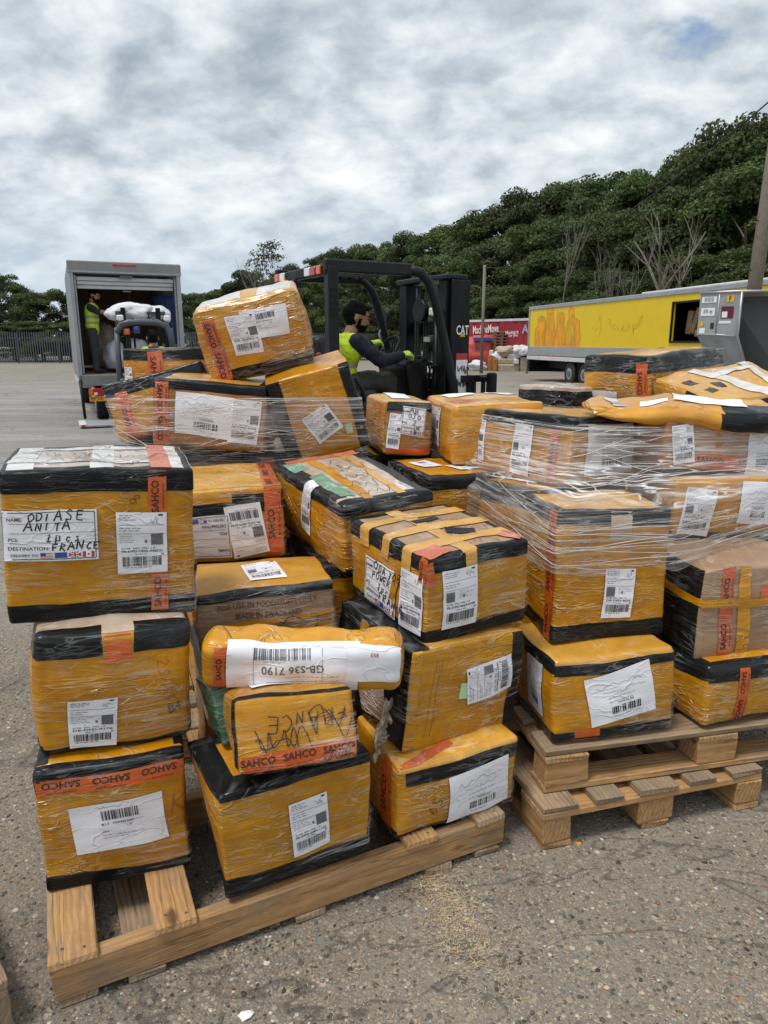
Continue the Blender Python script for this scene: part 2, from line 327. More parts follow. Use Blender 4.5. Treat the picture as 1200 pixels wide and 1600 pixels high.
# ---------------------------------------------------------------- flat print (text, barcodes, strokes)
_tc={}
def text2d(s,bold=0.0):
    k=(s,bold)
    if k in _tc: return _tc[k]
    cu=bpy.data.curves.new('t','FONT'); cu.body=s; cu.size=1; cu.resolution_u=2; cu.offset=bold; cu.align_x='CENTER'; cu.align_y='CENTER'
    o=bpy.data.objects.new('t',cu); col.objects.link(o)
    dg=bpy.context.evaluated_depsgraph_get(); me=o.evaluated_get(dg).to_mesh()
    V=np.array([v.co[:2] for v in me.vertices]).reshape(-1,2); Fc=[tuple(p.vertices) for p in me.polygons]
    o.evaluated_get(dg).to_mesh_clear(); bpy.data.objects.remove(o); bpy.data.curves.remove(cu)
    if len(V): V=V-(V.max(0)+V.min(0))/2
    _tc[k]=(V,Fc); return _tc[k]
STR={'A':[[(0,0),(.35,1),(.7,0)],[(.13,.38),(.58,.38)]],'B':[[(0,0),(0,1),(.5,.9),(.5,.6),(0,.52),(.6,.4),(.55,.05),(0,0)]],'C':[[(.65,.85),(.35,1),(.05,.7),(.05,.3),(.35,0),(.68,.15)]],
'D':[[(.05,0),(.05,1),(.5,.85),(.65,.5),(.5,.12),(.05,0)]],'E':[[(.6,1),(.05,.95),(.05,.05),(.62,0)],[(.05,.5),(.5,.52)]],'F':[[(.6,1),(.05,.95),(.05,0)],[(.05,.5),(.5,.52)]],
'I':[[(.18,.06),(.2,1)]],'J':[[(.1,1),(.6,1)],[(.4,1),(.4,.2),(.2,0),(0,.2)]],'N':[[(0,0),(.05,1),(.55,0),(.6,1)]],'O':[[(.35,1),(.05,.7),(.08,.25),(.38,0),(.68,.3),(.65,.75),(.35,1)]],
'P':[[(.05,0),(.08,1),(.55,.9),(.55,.6),(.08,.48)]],'R':[[(.05,0),(.08,1),(.55,.9),(.5,.6),(.08,.5),(.62,0)]],'S':[[(.6,.85),(.3,1),(.08,.75),(.55,.4),(.45,.05),(.05,.1)]],'T':[[(0,1),(.7,1)],[(.35,1),(.33,0)]],
'W':[[(0,1),(.18,0),(.35,.7),(.55,0),(.72,1)]],'U':[[(.05,1),(.08,.2),(.35,0),(.6,.2),(.62,1)]],'K':[[(.05,0),(.05,1)],[(.6,1),(.08,.5),(.62,0)]],'X':[[(0,0),(.65,1)],[(0,1),(.65,0)]],'V':[[(0,1),(.33,0),(.66,1)]],'M':[[(0,0),(.1,1),(.38,.3),(.62,1),(.72,0)]],'Z':[[(0,1),(.6,1),(0,0),(.65,0)]],'G':[[(.62,.85),(.3,1),(.05,.5),(.3,0),(.62,.2),(.6,.5),(.35,.48)]],'L':[[(.08,1),(.08,0),(.6,.02)]],'Y':[[(0,1),(.33,.5),(.66,1)],[(.33,.5),(.3,0)]],
'p':[[(.1,-.3),(.12,.55),(.45,.5),(.45,.1),(.12,.05)]],'c':[[(.5,.5),(.2,.55),(.1,.2),(.3,0),(.52,.1)]],'s':[[(.45,.5),(.15,.5),(.4,.22),(.1,0)]],
'1':[[(.1,.8),(.3,1),(.3,0)],[(.1,0),(.5,0)]],'2':[[(.05,.8),(.3,1),(.55,.75),(.05,0),(.6,.02)]],'3':[[(.05,.95),(.5,.95),(.25,.55),(.55,.25),(.3,0),(.05,.1)]],'5':[[(.55,1),(.1,1),(.1,.55),(.5,.5),(.5,.1),(.05,0)]],'6':[[(.5,1),(.15,.6),(.08,.2),(.35,0),(.55,.25),(.3,.48),(.1,.3)]],'8':[[(.3,.5),(.08,.78),(.3,1),(.55,.78),(.3,.5),(.05,.22),(.3,0),(.58,.22),(.3,.5)]],'/':[[(0,0),(.4,1)]],' ':[]}
class Ink:
    """2-D print in label metres, later laid on a surface"""
    def __init__(s,mats=('ink','ink_grey','ink_pale','ink_red','ink_blue','ink_white','ink_brown')):
        s.mats=list(mats); s.V=[]; s.F=[]; s.mi=[]; s.cur=0; s.rot=0; s.o=(0,0)
    def use(s,m):
        if m not in s.mats: s.mats.append(m)
        s.cur=s.mats.index(m); return s
    def add(s,V,Fc):
        b=len(s.V); c,n=math.cos(s.rot),math.sin(s.rot)
        for x,y in V: s.V.append((s.o[0]+x*c-y*n,s.o[1]+x*n+y*c))
        for f in Fc: s.F.append(tuple(b+i for i in f)); s.mi.append(s.cur)
    def rect(s,x,y,w,h,ny=1,nx=1):
        V=[(x-w/2+w*i/nx,y-h/2+h*j/ny) for j in range(ny+1) for i in range(nx+1)]
        s.add(V,[(j*(nx+1)+i,j*(nx+1)+i+1,(j+1)*(nx+1)+i+1,(j+1)*(nx+1)+i) for j in range(ny) for i in range(nx)])
    def poly(s,pts): s.add(pts,[tuple(range(len(pts)))])
    def text(s,t,x,y,size,rot=0,bold=.012,width=None):
        V,Fc=text2d(t,bold)
        if not len(V): return
        sx=size
        if width: sx=width/max(1e-6,np.ptp(V[:,0]))
        c,n=math.cos(rot),math.sin(rot)
        s.add([(x+a*sx*c-b*size*n,y+a*sx*n+b*size*c) for a,b in V],Fc)
    def bars(s,x,y,w,h,seed=0,n=34):
        rg=random.Random(seed); ws=[rg.choice((1,1,2,3)) for _ in range(2*n)]; t=sum(ws); p=x-w/2
        for i,a in enumerate(ws):
            q=a/t*w
            if i%2==0: s.rect(p+q/2,y,q,h,4)
            p+=q
    def micro(s,x,y,w,n,dy,seed=0,t=.0016):
        rg=random.Random(seed)
        for i in range(n):
            p=x; 
            while p<x+w*rg.uniform(.45,1):
                l=rg.uniform(.004,.014); s.rect(p+l/2,y-i*dy,l,t); p+=l+.003
    def stroke(s,pts,wd=.004,step=.008):
        P=[]
        for a,b in zip(pts[:-1],pts[1:]):
            n=max(1,int(math.dist(a,b)/step))
            P+=[(a[0]+(b[0]-a[0])*k/n,a[1]+(b[1]-a[1])*k/n) for k in range(n)]
        P.append(pts[-1]); V=[]; Fc=[]
        for i,p in enumerate(P):
            a=P[max(0,i-1)]; b=P[min(len(P)-1,i+1)]; dx,dy=b[0]-a[0],b[1]-a[1]; l=math.hypot(dx,dy) or 1
            V+=[(p[0]-dy/l*wd/2,p[1]+dx/l*wd/2),(p[0]+dy/l*wd/2,p[1]-dx/l*wd/2)]
            if i: Fc.append((2*i-2,2*i-1,2*i+1,2*i))
        s.add(V,Fc)
    def hand(s,t,x,y,size,wd=.0035,rot=0,seed=0,sp=.98):
        rg=random.Random(seed); c,n=math.cos(rot),math.sin(rot); p=0
        for ch in t:
            k=rg.uniform(.78,1.18); dy_=rg.uniform(-.08,.08)
            for st in STR.get(ch,[]):
                q=[((p+a*k+b*.16+rg.uniform(-.05,.05))*size,(b*k+dy_+rg.uniform(-.06,.06))*size) for a,b in st]
                s.stroke([(x+a*c-b*n,y+a*n+b*c) for a,b in q],wd)
            p+=sp*k if ch!=' ' else .5
    def scribble(s,x,y,w,h,seed=0,n=10,wd=.003):
        rg=random.Random(seed); pts=[]; a,b=x-w/2,y
        for i in range(n):
            a+=w/n*rg.uniform(.4,1.6); b=y+rg.uniform(-h/2,h/2); pts.append((a,b))
        q=[]
        for i in range(len(pts)-1):
            p0,p1,p2,p3=[pts[min(max(i+k,0),len(pts)-1)] for k in(-1,0,1,2)]
            for j in range(5):
                t=j/5; q.append(tuple(.5*(2*p1[m]+(p2[m]-p0[m])*t+(2*p0[m]-5*p1[m]+4*p2[m]-p3[m])*t*t+(3*p1[m]-p0[m]-3*p2[m]+p3[m])*t**3) for m in(0,1)))
        s.stroke(q+[pts[-1]],wd,.01)
    def lay(s,name,fn,parent):
        if not s.V: return
        used=sorted(set(s.mi)); mp={u:i for i,u in enumerate(used)}
        return mesh(name,[fn(x,y) for x,y in s.V],s.F,None,parent,False,[M[s.mats[u]] for u in used],[mp[q] for q in s.mi])
def ship_ink(w,h,code='FR-DPD-1845-44SDC',seed=0):
    g_=-1 if seed%3==1 else 1; k=Ink(); k.use('ink_grey').micro(-w*.44,h*.45,w*.42,3,h*.035,seed); k.micro(-w*.44,h*.25,w*.4,2,h*.04,seed+1); k.use('ink_pale').micro(-w*.44 if g_>0 else -w*.05,h*.12,w*.45,4,h*.035,seed+2)
    k.use('ink').rect(0,h*.30,w*.9,.0009,1,6); k.rect(0,h*.155,w*.9,.0009,1,6)
    k.rect(w*.38,h*.46,w*.09,h*.028); k.use('ink_pale').scribble(w*.27,h*.38,w*.24,h*.12,seed,9,.0012)
    k.use('ink_grey').rect(g_*w*.30,h*(.06 if g_>0 else .04),w*(.28 if seed%2 else .24),w*(.30 if seed%2 else .26),5,5)
    k.use('ink_grey').rect(w*.08,h*.03,w*.05,h*.05)
    k.use('ink').text(code,0,-h*.135,h*.05,0,.02,w*.82); k.text('B1GB  5401 9981 1.8',-w*.08,-h*.085,h*.034,0,.01,w*.66); k.text('20',w*.40,-h*.19,h*.045)
    k.use('ink_grey').micro(-w*.15,-h*.185,w*.3,1,.01,seed+4)
    k.use('ink').bars(0,-h*.30,w*.8,h*.155,seed); k.use('ink_grey').micro(-w*.38,-h*.40,w*.8,1,.01,seed+5)
    return k
def wide_ink(w,h,seed=0):
    k=Ink(); k.use('ink').bars(w*.02,h*.24,w*.40,h*.20,seed,22); k.use('ink_grey').scribble(-w*.1,h*.42,w*.3,h*.06,seed,9,.0012)
    k.use('ink').text('B17  70498/200',-w*.02,h*.06,h*.06,0,.01,w*.34); k.use('ink_grey').text('1.00',w*.1,-h*.02,h*.06); k.text('LAW',-w*.16,-h*.10,h*.055); k.use('ink_pale').micro(-w*.2,-h*.18,w*.4,2,h*.06,seed); k.micro(-w*.1,h*.34,w*.5,1,h*.05,seed+3)
    k.rect(w*.1,h*.07,w*.32,.001,1,6); k.rect(w*.1,-h*.2,w*.32,.001,1,6)
    return k
def note_ink(w,h,seed=0):
    k=Ink(); k.use('ink_pale').scribble(-w*.05,h*.25,w*.7,h*.12,seed,14,.0016); k.scribble(0,h*.12,w*.6,h*.08,seed+1,14,.0014); k.use('ink_grey').micro(-w*.2,h*.0,w*.5,2,h*.08,seed); k.text('HANDLE 800',w*.05,-h*.12,h*.055)
    k.use('ink').bars(w*.05,-h*.26,w*.45,h*.15,seed,14); k.use('ink_grey').micro(-w*.15,-h*.39,w*.5,1,.01,seed+2)
    return k
def flag_ink(k,x,y,w,h,kind):
    if kind=='us':
        for i in range(7):
            l=.44 if i<4 else 0
            k.use('ink_red' if i%2==0 else 'ink_white').rect(x+w*l/2,y+h/2-h*(i+.5)/7,w*(1-l),h/7)
        k.use('ink_blue').rect(x-w*.28,y+h*.215,w*.44,h*.57)
    elif kind=='eu': k.use('ink_blue').rect(x,y,w,h)
    elif kind=='uk':
        k.use('ink_red').rect(x,y,w,h*.22); k.rect(x,y+h*.305,w*.14,h*.39); k.rect(x,y-h*.305,w*.14,h*.39)
        for sx in(-1,1):
            for sy in(-1,1):
                k.use('ink_white').rect(x+sx*w*.1,y+sy*h*.305,w*.06,h*.39)
                a,b,c,d=x+sx*w*.13,x+sx*w*.5,y+sy*h*.11,y+sy*h*.5
                k.use('ink_blue').poly([(a,c+(d-c)*.3),(a,d),(b-(b-a)*.3,d)]); k.poly([(a+(b-a)*.3,c),(b,c),(b,d-(d-c)*.3)])
                k.use('ink_white').poly([(a,c),(a+(b-a)*.3,c),(b,d-(d-c)*.3),(b,d),(b-(b-a)*.3,d),(a,c+(d-c)*.3)])
    else:
        k.use('ink_red').rect(x-w*.36,y,w*.28,h); k.rect(x+w*.36,y,w*.28,h); k.rect(x,y,w*.16,h*.36)
        k.use('ink_white').rect(x-w*.15,y,w*.14,h); k.rect(x+w*.15,y,w*.14,h); k.rect(x,y+h*.34,w*.16,h*.32); k.rect(x,y-h*.34,w*.16,h*.32)
def name_ink(w,h,lines,pcs,dest,seed=0):
    k=Ink()
    for r in (((0,h*.46,w*.95,.0018),(0,-h*.46,w*.95,.0018),(-w*.475,0,.0018,h*.92),(w*.475,0,.0018,h*.92))): k.use('ink').rect(*r,4 if r[3]>r[2] else 1,8 if r[2]>r[3] else 1)
    s=h*.10
    k.text('NAME:',-w*.35,h*.33,s*.95); k.text('PCS:',-w*.37,-h*.07,s*.95); k.text('DESTINATION:',-w*.215,-h*.245,s*.95,0,.012,w*.42); k.text('DELIVERY TO:',-w*.26,-h*.38,s*.7,0,.012,w*.28)
    for y in (.245,.055,-.145): k.rect(w*.03,h*y,w*.88,.0009,1,8)
    k.hand(lines[0],-w*.22,h*.29,h*.18,h*.026,0,seed); k.hand(lines[1],-w*.26,h*.10,h*.17,h*.026,0,seed+1); k.hand(pcs,-w*.04,-h*.11,h*.17,h*.026,0,seed+2); k.hand(dest,w*.015,-h*.29,h*.16,h*.028,0,seed+3)
    for i,q in enumerate(('us','eu','uk','ca')): flag_ink(k,w*(-.04+.145*i),-h*.385,w*.125,h*.11,q)
    return k
# ---------------------------------------------------------------- cartons
CART=[]
class Carton:
    def __init__(s,name,label,pos,rot,dims,mat='yellow',cat='carton',seed=None,r=.009,bulge=.008,dent=.009,crease=.0022,step=.022,lat=None,group='taped cartons stacked on the pallets',top=None):
        s.w,s.d,s.h=dims; s.r=min(r,min(dims)*.45); s.bulge=bulge; s.dent=dent; s.crease=crease; s.step=step; s.lat=lat or {}
        s.seed=len(CART)*7.31 if seed is None else seed; CART.append(s); s.rg=random.Random(int(s.seed*100)+3)
        E_=Matrix.Rotation(R(rot[0]),4,'Z')@Matrix.Rotation(R(rot[1]),4,'X')@Matrix.Rotation(R(rot[2]),4,'Y')
        s.M=Matrix.Translation(pos)@E_
        s.o=thing(name,label,cat,pos,0,group,E_.to_euler()); s.grid={}
        s.body(M[mat]); 
        if top: s.patch('top_wrap',[('T',.03,.97,.03,.97)],top,.0008)
    def dim(s,f): return {'F':(s.w,s.h),'B':(s.w,s.h),'L':(s.d,s.h),'R':(s.d,s.h),'T':(s.w,s.d),'D':(s.w,s.d)}[f]
    def cube(s,f,u,v):
        w,d,h=s.w,s.d,s.h
        return {'F':(-w/2+u*w,-d/2,v*h),'R':(w/2,-d/2+u*d,v*h),'B':(w/2-u*w,d/2,v*h),'L':(-w/2,d/2-u*d,v*h),'T':(-w/2+u*w,-d/2+v*d,h),'D':(-w/2+u*w,d/2-v*d,0)}[f]
    def deform(s,p,off=0):
        w,d,h=s.w/2,s.d/2,s.h/2; r=s.r
        x,y,z=p[0],p[1],p[2]-h
        qx=max(-w+r,min(w-r,x)); qy=max(-d+r,min(d-r,y)); qz=max(-h+r,min(h-r,z))
        n=Vector((x-qx,y-qy,z-qz)); n=n.normalized() if n.length>1e-9 else Vector((0,0,1))
        P=Vector((qx,qy,qz))+n*(r+off)
        X,Y,Z=min(1,abs(x/w)),min(1,abs(y/d)),min(1,abs(z/h)); b=s.bulge
        B=Vector((b*x/w*(1-Y*Y)*(1-Z*Z),b*y/d*(1-X*X)*(1-Z*Z),.7*b*z/h*(1-X*X)*(1-Y*Y)))
        sd=Vector((s.seed,s.seed*1.7,s.seed*.6)); c=Vector((x,y,z))
        P+=B+noise.noise_vector(c*5+sd)*s.dent+n*(noise.noise(c*15+sd)*s.crease*1.6+noise.noise(Vector((c.x*9,c.y*9,c.z*34))+sd)*s.crease)
        if s.lat:
            fx,fy,fz=(x/w+1)/2,(y/d+1)/2,(z/h+1)/2
            for k,t in s.lat.items():
                wt=(fy if k[0]=='B' else 1-fy)*(fz if k[1]=='T' else 1-fz)*(fx if k[2]=='R' else 1-fx); P+=Vector(t)*wt
        P.z+=h; return P
    def lines(s,L_):
        n=max(2,int(round((L_-2*s.r)/s.step))); a=[0,.3*s.r/L_,.65*s.r/L_]; m=[(s.r+(L_-2*s.r)*i/n)/L_ for i in range(n+1)]
        return a+m+[1-q for q in reversed(a)]
    def body(s,mat):
        V=[];idx={};Fc=[]
        def vid(p):
            k=tuple(round(c,6) for c in p)
            if k not in idx: idx[k]=len(V); V.append(s.deform(p))
            return idx[k]
        for f in 'FRBLTD':
            a,b=s.dim(f); U=s.lines(a); W=s.lines(b); g=[[vid(s.cube(f,u,v)) for u in U] for v in W]
            for j in range(len(W)-1):
                for i in range(len(U)-1): Fc.append((g[j][i],g[j][i+1],g[j+1][i+1],g[j+1][i]))
        s.bodyo=mesh('box_body',V,Fc,mat,s.o,True)
    def patch(s,name,specs,mat,off=.0012,jit=.006,parent=None):
        """specs: (face,u0,u1,v0,v1) rectangles that together make one piece of tape"""
        V=[];Fc=[]; rg=s.rg
        for (f,u0,u1,v0,v1) in specs:
            a,b=s.dim(f); j=lambda q,L_: q if q<.001 or q>.999 else q+rg.uniform(-jit,jit)/L_*.5
            u0,u1,v0,v1=j(u0,a),j(u1,a),j(v0,b),j(v1,b)
            U=[u0]+[q for q in s.lines(a) if u0+.004<q<u1-.004]+[u1]; W=[v0]+[q for q in s.lines(b) if v0+.004<q<v1-.004]+[v1]
            sk=rg.uniform(-jit,jit)*.5; o=len(V)
            for v in W:
                for u in U:
                    wob=noise.noise(Vector((u*9,v*9,s.seed+o)))*.0025
                    uu=u+(wob/a if (u==u0 or u==u1) and .001<u<.999 else 0); vv=v+((wob+sk*(u-.5))/b if (v==v0 or v==v1) and .001<v<.999 else 0)
                    V.append(s.deform(s.cube(f,uu,vv),off))
            n=len(U)
            for jj in range(len(W)-1):
                for i in range(n-1): Fc.append((o+jj*n+i,o+jj*n+i+1,o+(jj+1)*n+i+1,o+(jj+1)*n+i))
        return mesh(name,V,Fc,M[mat],parent or s.o,True)
    def wrap(s,v0=0,v1=1,faces='FLR'):
        s.patch('clear_film',[(f,0,1,v0,v1) for f in faces],'film_thin',.0068,.02)
    def rim(s,t=.1,b=.1,tt=.07,mat='black',faces='FRBL',bm=None,off=.0012):
        if t: s.patch('black_tape',[(f,0,1,1-t,1) for f in faces]+[('T',0,1,0,tt*.35/s.d),('T',0,1,1-tt*.35/s.d,1),('T',0,tt*.35/s.w,tt*.35/s.d,1-tt*.35/s.d),('T',1-tt*.35/s.w,1,tt*.35/s.d,1-tt*.35/s.d)],mat,off,.014)
        if b: s.patch('black_tape',[(f,0,1,0,b) for f in faces],bm or mat,off,.014)
    def at(s,f,cu,cv,rot=0,off=.002):
        a,b=s.dim(f); c,n=math.cos(R(rot)),math.sin(R(rot))
        def fn(x,y):
            u=cu+(x*c-y*n)/a; v=cv+(x*n+y*c)/b; ex=0
            F_=f
            if F_ in 'FL' and v>1: return s.deform(s.cube('T',u if F_=='F' else (v-1)*s.h/s.w, (v-1)*s.h/s.d if F_=='F' else 1-u),off)
            if F_=='L' and u>1: return s.deform(s.cube('F',(u-1)*s.d/s.w,v),off)
            return s.deform(s.cube(F_,min(1,max(0,u)),min(1,max(0,v))),off)
        return fn
    def label(s,f,cu,cv,w,h,rot=0,ink=None,mat='paper',name='shipping_label',off=.0044,lift=0):
        fn=s.at(f,cu,cv,rot,off); n=max(3,int(w/.012)); m=max(3,int(h/.012)); rg=s.rg
        cj=[(rg.uniform(-.003,.003),rg.uniform(-.003,.003)) for _ in range(4)]
        V=[fn(-w/2+w*i/n,-h/2+h*j/m) for j in range(m+1) for i in range(n+1)]
        Fc=[(j*(n+1)+i,j*(n+1)+i+1,(j+1)*(n+1)+i+1,(j+1)*(n+1)+i) for j in range(m) for i in range(n)]
        o=mesh(name,V,Fc,M[mat],s.o,True)
        if ink: ink.lay('label_print',s.at(f,cu,cv,rot,off+.0011),o)
        return o
    def ship(s,f,cu,cv,w,h,rot=0,code='FR-DPD-1845-44SDC',mat='paper'): return s.label(f,cu,cv,w,h,rot,ship_ink(w,h,code,int(s.seed*10)+int(cu*90)),mat)
    def note(s,f,cu,cv,w,h,rot=0,kind=wide_ink,mat='paper'): return s.label(f,cu,cv,w,h,rot,kind(w,h,int(s.seed*10)+3),mat,'address_label')
    def strip(s,f,cu,cv,w,h,rot,mat,name='tape_strip',off=.0018,text=None,size=None,trot=0,n=3,gap=None,tm='ink_tape',toff=0):
        fn=s.at(f,cu,cv,rot,off); a=max(2,int(w/.018)); m=max(2,int(h/.018))
        V=[fn(-w/2+w*i/a+noise.noise(Vector((i*.7,j*.9,s.seed+cu*9)))*.002*(i in(0,a)),-h/2+h*j/m+noise.noise(Vector((i*.6,j*.9,s.seed+cv*7)))*.002*(j in(0,m))) for j in range(m+1) for i in range(a+1)]
        o=mesh(name,V,[(j*(a+1)+i,j*(a+1)+i+1,(j+1)*(a+1)+i+1,(j+1)*(a+1)+i) for j in range(m) for i in range(a)],M[mat],s.o,True)
        if text:
            size=min(size,min(w,h)*.58); vert=h>w; Ls=max(w,h); n=max(1,int(Ls/(size*4.0))); g=gap or Ls/n
            for i in range(n):
                p=-Ls/2+g*(i+.5)+toff; k=Ink().use(tm)
                x,y=(0,p) if vert else (p,0); dx,dy=(-size*.22,0) if vert else (0,size*.22)
                k.text(text,x+dx,y+dy,size,R(trot),.022); k.text('www.sahcong.com',x-dx*2.7,y-dy*2.7,size*.36,R(trot),0)
                k.lay('tape_print',s.at(f,cu,cv,rot,off+.0011),o)
        return o
    def write(s,f,cu,cv,fnk,rot=0,name='handwriting',off=.0034,mats=None):
        k=Ink(); fnk(k); return k.lay(name,s.at(f,cu,cv,rot,off),s.o)
    def corners(s,infl=0):
        P=[s.M@Vector((sx*(s.w/2+infl),sy*(s.d/2+infl),z)) for sx in(-1,1) for sy in(-1,1) for z in(0,s.h)]
        return P
# ---------------------------------------------------------------- pallets
def plank(name,size,loc,mat,parent,seed,rotz=0,rough=.0025):
    """size = (length,width,thickness); long axis is local x"""
    rg=random.Random(seed); bm=bmesh.new(); bmesh.ops.create_cube(bm,size=1)
    for v in bm.verts: v.co=Vector((v.co.x*size[0]+rg.uniform(-rough,rough)*2,v.co.y*size[1]+rg.uniform(-rough,rough),v.co.z*size[2]+rg.uniform(-rough,rough)*.4))
    bmesh.ops.bevel(bm,geom=bm.edges[:],offset=.003,segments=1,affect='EDGES')
    o=bmobj(name,bm,M[mat],parent); o.location=loc; o.rotation_euler=(rg.uniform(-.006,.006),0,rotz+rg.uniform(-.012,.012)); return o
# ================================================================ the setting: ground
def ground_mat():
    q=NT('exposed_aggregate_concrete'); v=q.coord((1,1,1))
    def vor(sc,rnd=1.0):
        x=q.n('ShaderNodeTexVoronoi',feature='F1'); q.set(x,'Vector',v); q.set(x,'Scale',sc); q.set(x,'Randomness',rnd); return x
    v1=vor(95); v2=vor(48); v3=vor(210)
    def cellcol(vn,stops):
        sp=q.n('ShaderNodeSeparateColor'); q.set(sp,0,vn.outputs['Color']); return q.ramp(sp.outputs[0],stops),sp
    pal=[(0,(.04,.033,.027)),(.18,(.12,.097,.072)),(.38,(.22,.175,.125)),(.56,(.31,.255,.185)),(.72,(.19,.175,.155)),(.84,(.42,.355,.26)),(.93,(.28,.15,.075)),(1,(.62,.57,.48))]
    c1,s1=cellcol(v1,pal); c2,s2=cellcol(v2,pal); c3,s3=cellcol(v3,pal)
    mort=q.ramp(q.noise(v,260,3,.6),[(.3,(.11,.097,.082)),(.7,(.23,.205,.172))])
    g1=q.maprange(v1.outputs['Distance'],.40,.52,1,0); g2=q.math('MULTIPLY',q.maprange(v2.outputs['Distance'],.34,.42,1,0),q.math('GREATER_THAN',s2.outputs[1],.62)); g3=q.maprange(v3.outputs['Distance'],.4,.55,1,0)
    base=q.mix(q.math('MULTIPLY',g3,.7),mort,c3); base=q.mix(q.math('MULTIPLY',g1,q.math('GREATER_THAN',s1.outputs[1],.3)),base,c1); base=q.mix(g2,base,c2)
    # broad stains and paler, dustier concrete patches
    b1=q.noise(v,.55,6,.6); b2=q.noise(v,2.6,5,.62); b3=q.noise(q.coord((.12,.9,1)),.9,5,.6)
    base=q.mix(q.maprange(b1,.42,.66,0,.4),base,(.36,.325,.27))
    base=q.mix(q.maprange(b2,.54,.76,0,.35),base,(.09,.078,.066))
    far=q.n('ShaderNodeSeparateXYZ'); q.set(far,0,v)
    fy=q.maprange(far.outputs[1],3.2,9,0,1)
    conc=q.ramp(b3,[(.3,(.24,.235,.225)),(.5,(.32,.315,.305)),(.7,(.40,.395,.385))])
    conc=q.mix(q.maprange(q.noise(v,16,6,.75),.42,.66,0,.5),conc,(.15,.138,.12)); conc=q.mix(q.maprange(q.noise(q.coord((.25,1.3,1)),2.2,6,.7),.5,.7,0,.45),conc,(.17,.155,.135)); conc=q.mix(q.math('MULTIPLY',q.ridge(q.coord((.3,1,1)),.5,4,.008,.6),.7),conc,(.09,.08,.07))
    fx=q.maprange(q.math('ADD',far.outputs[0],q.math('MULTIPLY',q.math('SUBTRACT',b1,.5),8)),2,9,1,.15)
    base=q.mix(q.math('MULTIPLY',fy,q.math('ADD',.25,q.math('MULTIPLY',fx,.6))),base,conc)
    base=q.mix(q.math('MULTIPLY',q.maprange(far.outputs[1],20,34,0,.8),q.maprange(b1,.3,.6,.5,1)),base,(.24,.205,.155))
    base=q.mix(q.maprange(q.noise(q.coord((.7,1.6,1)),.8,6,.68,.5),.54,.68,0,.55),base,(.085,.078,.07)); base=q.mix(q.math('MULTIPLY',q.ridge(q.coord((1,1,1)),.55,5,.006,.8,.6),.6),base,(.05,.045,.04))
    h=q.math('ADD',q.math('MULTIPLY',g1,q.maprange(v1.outputs['Distance'],0,.5,1,.3)),q.math('ADD',q.math('MULTIPLY',g2,.9),q.math('MULTIPLY',q.noise(v,300,3),.5)))
    q.bsdf(base,.82,0,.3,q.bump(h,.55,.006)); return q.m
M['ground']=ground_mat()
g=mesh('ground',[(-900,-60,0),(900,-60,0),(900,1600,0),(-900,1600,0)],[(0,1,2,3)],M['ground']); tag(g,'exposed aggregate concrete yard, grey brown and stony','ground',kind='structure')
# loose stones pressed into the yard near the pallets
rg=random.Random(5); ico=bmesh.new(); bmesh.ops.create_icosphere(ico,subdivisions=1,radius=1); IV=np.array([v.co[:] for v in ico.verts]); IF=[tuple(v.index for v in f.verts) for f in ico.faces]; ico.free()
PALM=[plain('stone_%d'%i,c,.75,0,.2,60,0,.2) for i,c in enumerate([(.10,.085,.07),(.20,.165,.125),(.30,.25,.19),(.52,.49,.43),(.24,.12,.06),(.05,.045,.042),(.16,.15,.14)])]
V=[];Fc=[];mi=[]
for i in range(11000):
    y=.85+3.2*rg.random()**1.5; x=rg.uniform(-1,1)*(y*.75+.35)
    s=rg.choice((.0018,.002,.0022,.0026,.003,.0036,.0045,.006))*rg.uniform(.8,1.25); sc=np.array([s*rg.uniform(.8,1.5),s,s*rg.uniform(.35,.55)]); a=rg.random()*6.28
    P=IV*sc*(1+.18*np.array([[rg.uniform(-1,1)] for _ in range(12)])); c,n=math.cos(a),math.sin(a)
    o=len(V); V+=[(x+p[0]*c-p[1]*n,y+p[0]*n+p[1]*c,p[2]+s*.12) for p in P]; Fc+=[tuple(o+k for k in f) for f in IF]; m=rg.choices(range(7),(4,4,3,.5,1,2.5,4))[0]; mi+=[m]*len(IF)
tag(mesh('loose_stones',V,Fc,None,None,True,PALM,mi),'small loose pebbles and stones over the concrete yard','gravel',kind='stuff')
# sawdust and shavings spilt in front of the pallets
V=[];Fc=[];c0=at_z(725,1425,0)
M['shaving']=plain('wood_shavings',(.58,.42,.24),.8,0,.25,30)
for i in range(2600):
    t=rg.gauss(0,1); q=at_z(690+ t*38+rg.gauss(0,26),1400+t*62+rg.gauss(0,22),0) if i<1900 else at_z(rg.uniform(450,1250),rg.uniform(1330,1600),0)
    l=rg.uniform(.004,.013); a=rg.random()*6.28; w_=.0011; z=.002+rg.random()*.003; o=len(V); dx,dy=math.cos(a)*l/2,math.sin(a)*l/2
    V+=[(q.x-dx-dy/l*w_,q.y-dy+dx/l*w_,z),(q.x-dx+dy/l*w_,q.y-dy-dx/l*w_,z),(q.x+dx+dy/l*w_,q.y+dy-dx/l*w_,z+.001),(q.x+dx-dy/l*w_,q.y+dy+dx/l*w_,z+.001),(q.x,q.y+l*.2,z+.002)]
    Fc+=[(o,o+1,o+2,o+3)]
tag(mesh('wood_shavings',V,Fc,M['shaving']),'pale wood shavings and sawdust spilt on the concrete','shavings',kind='stuff')
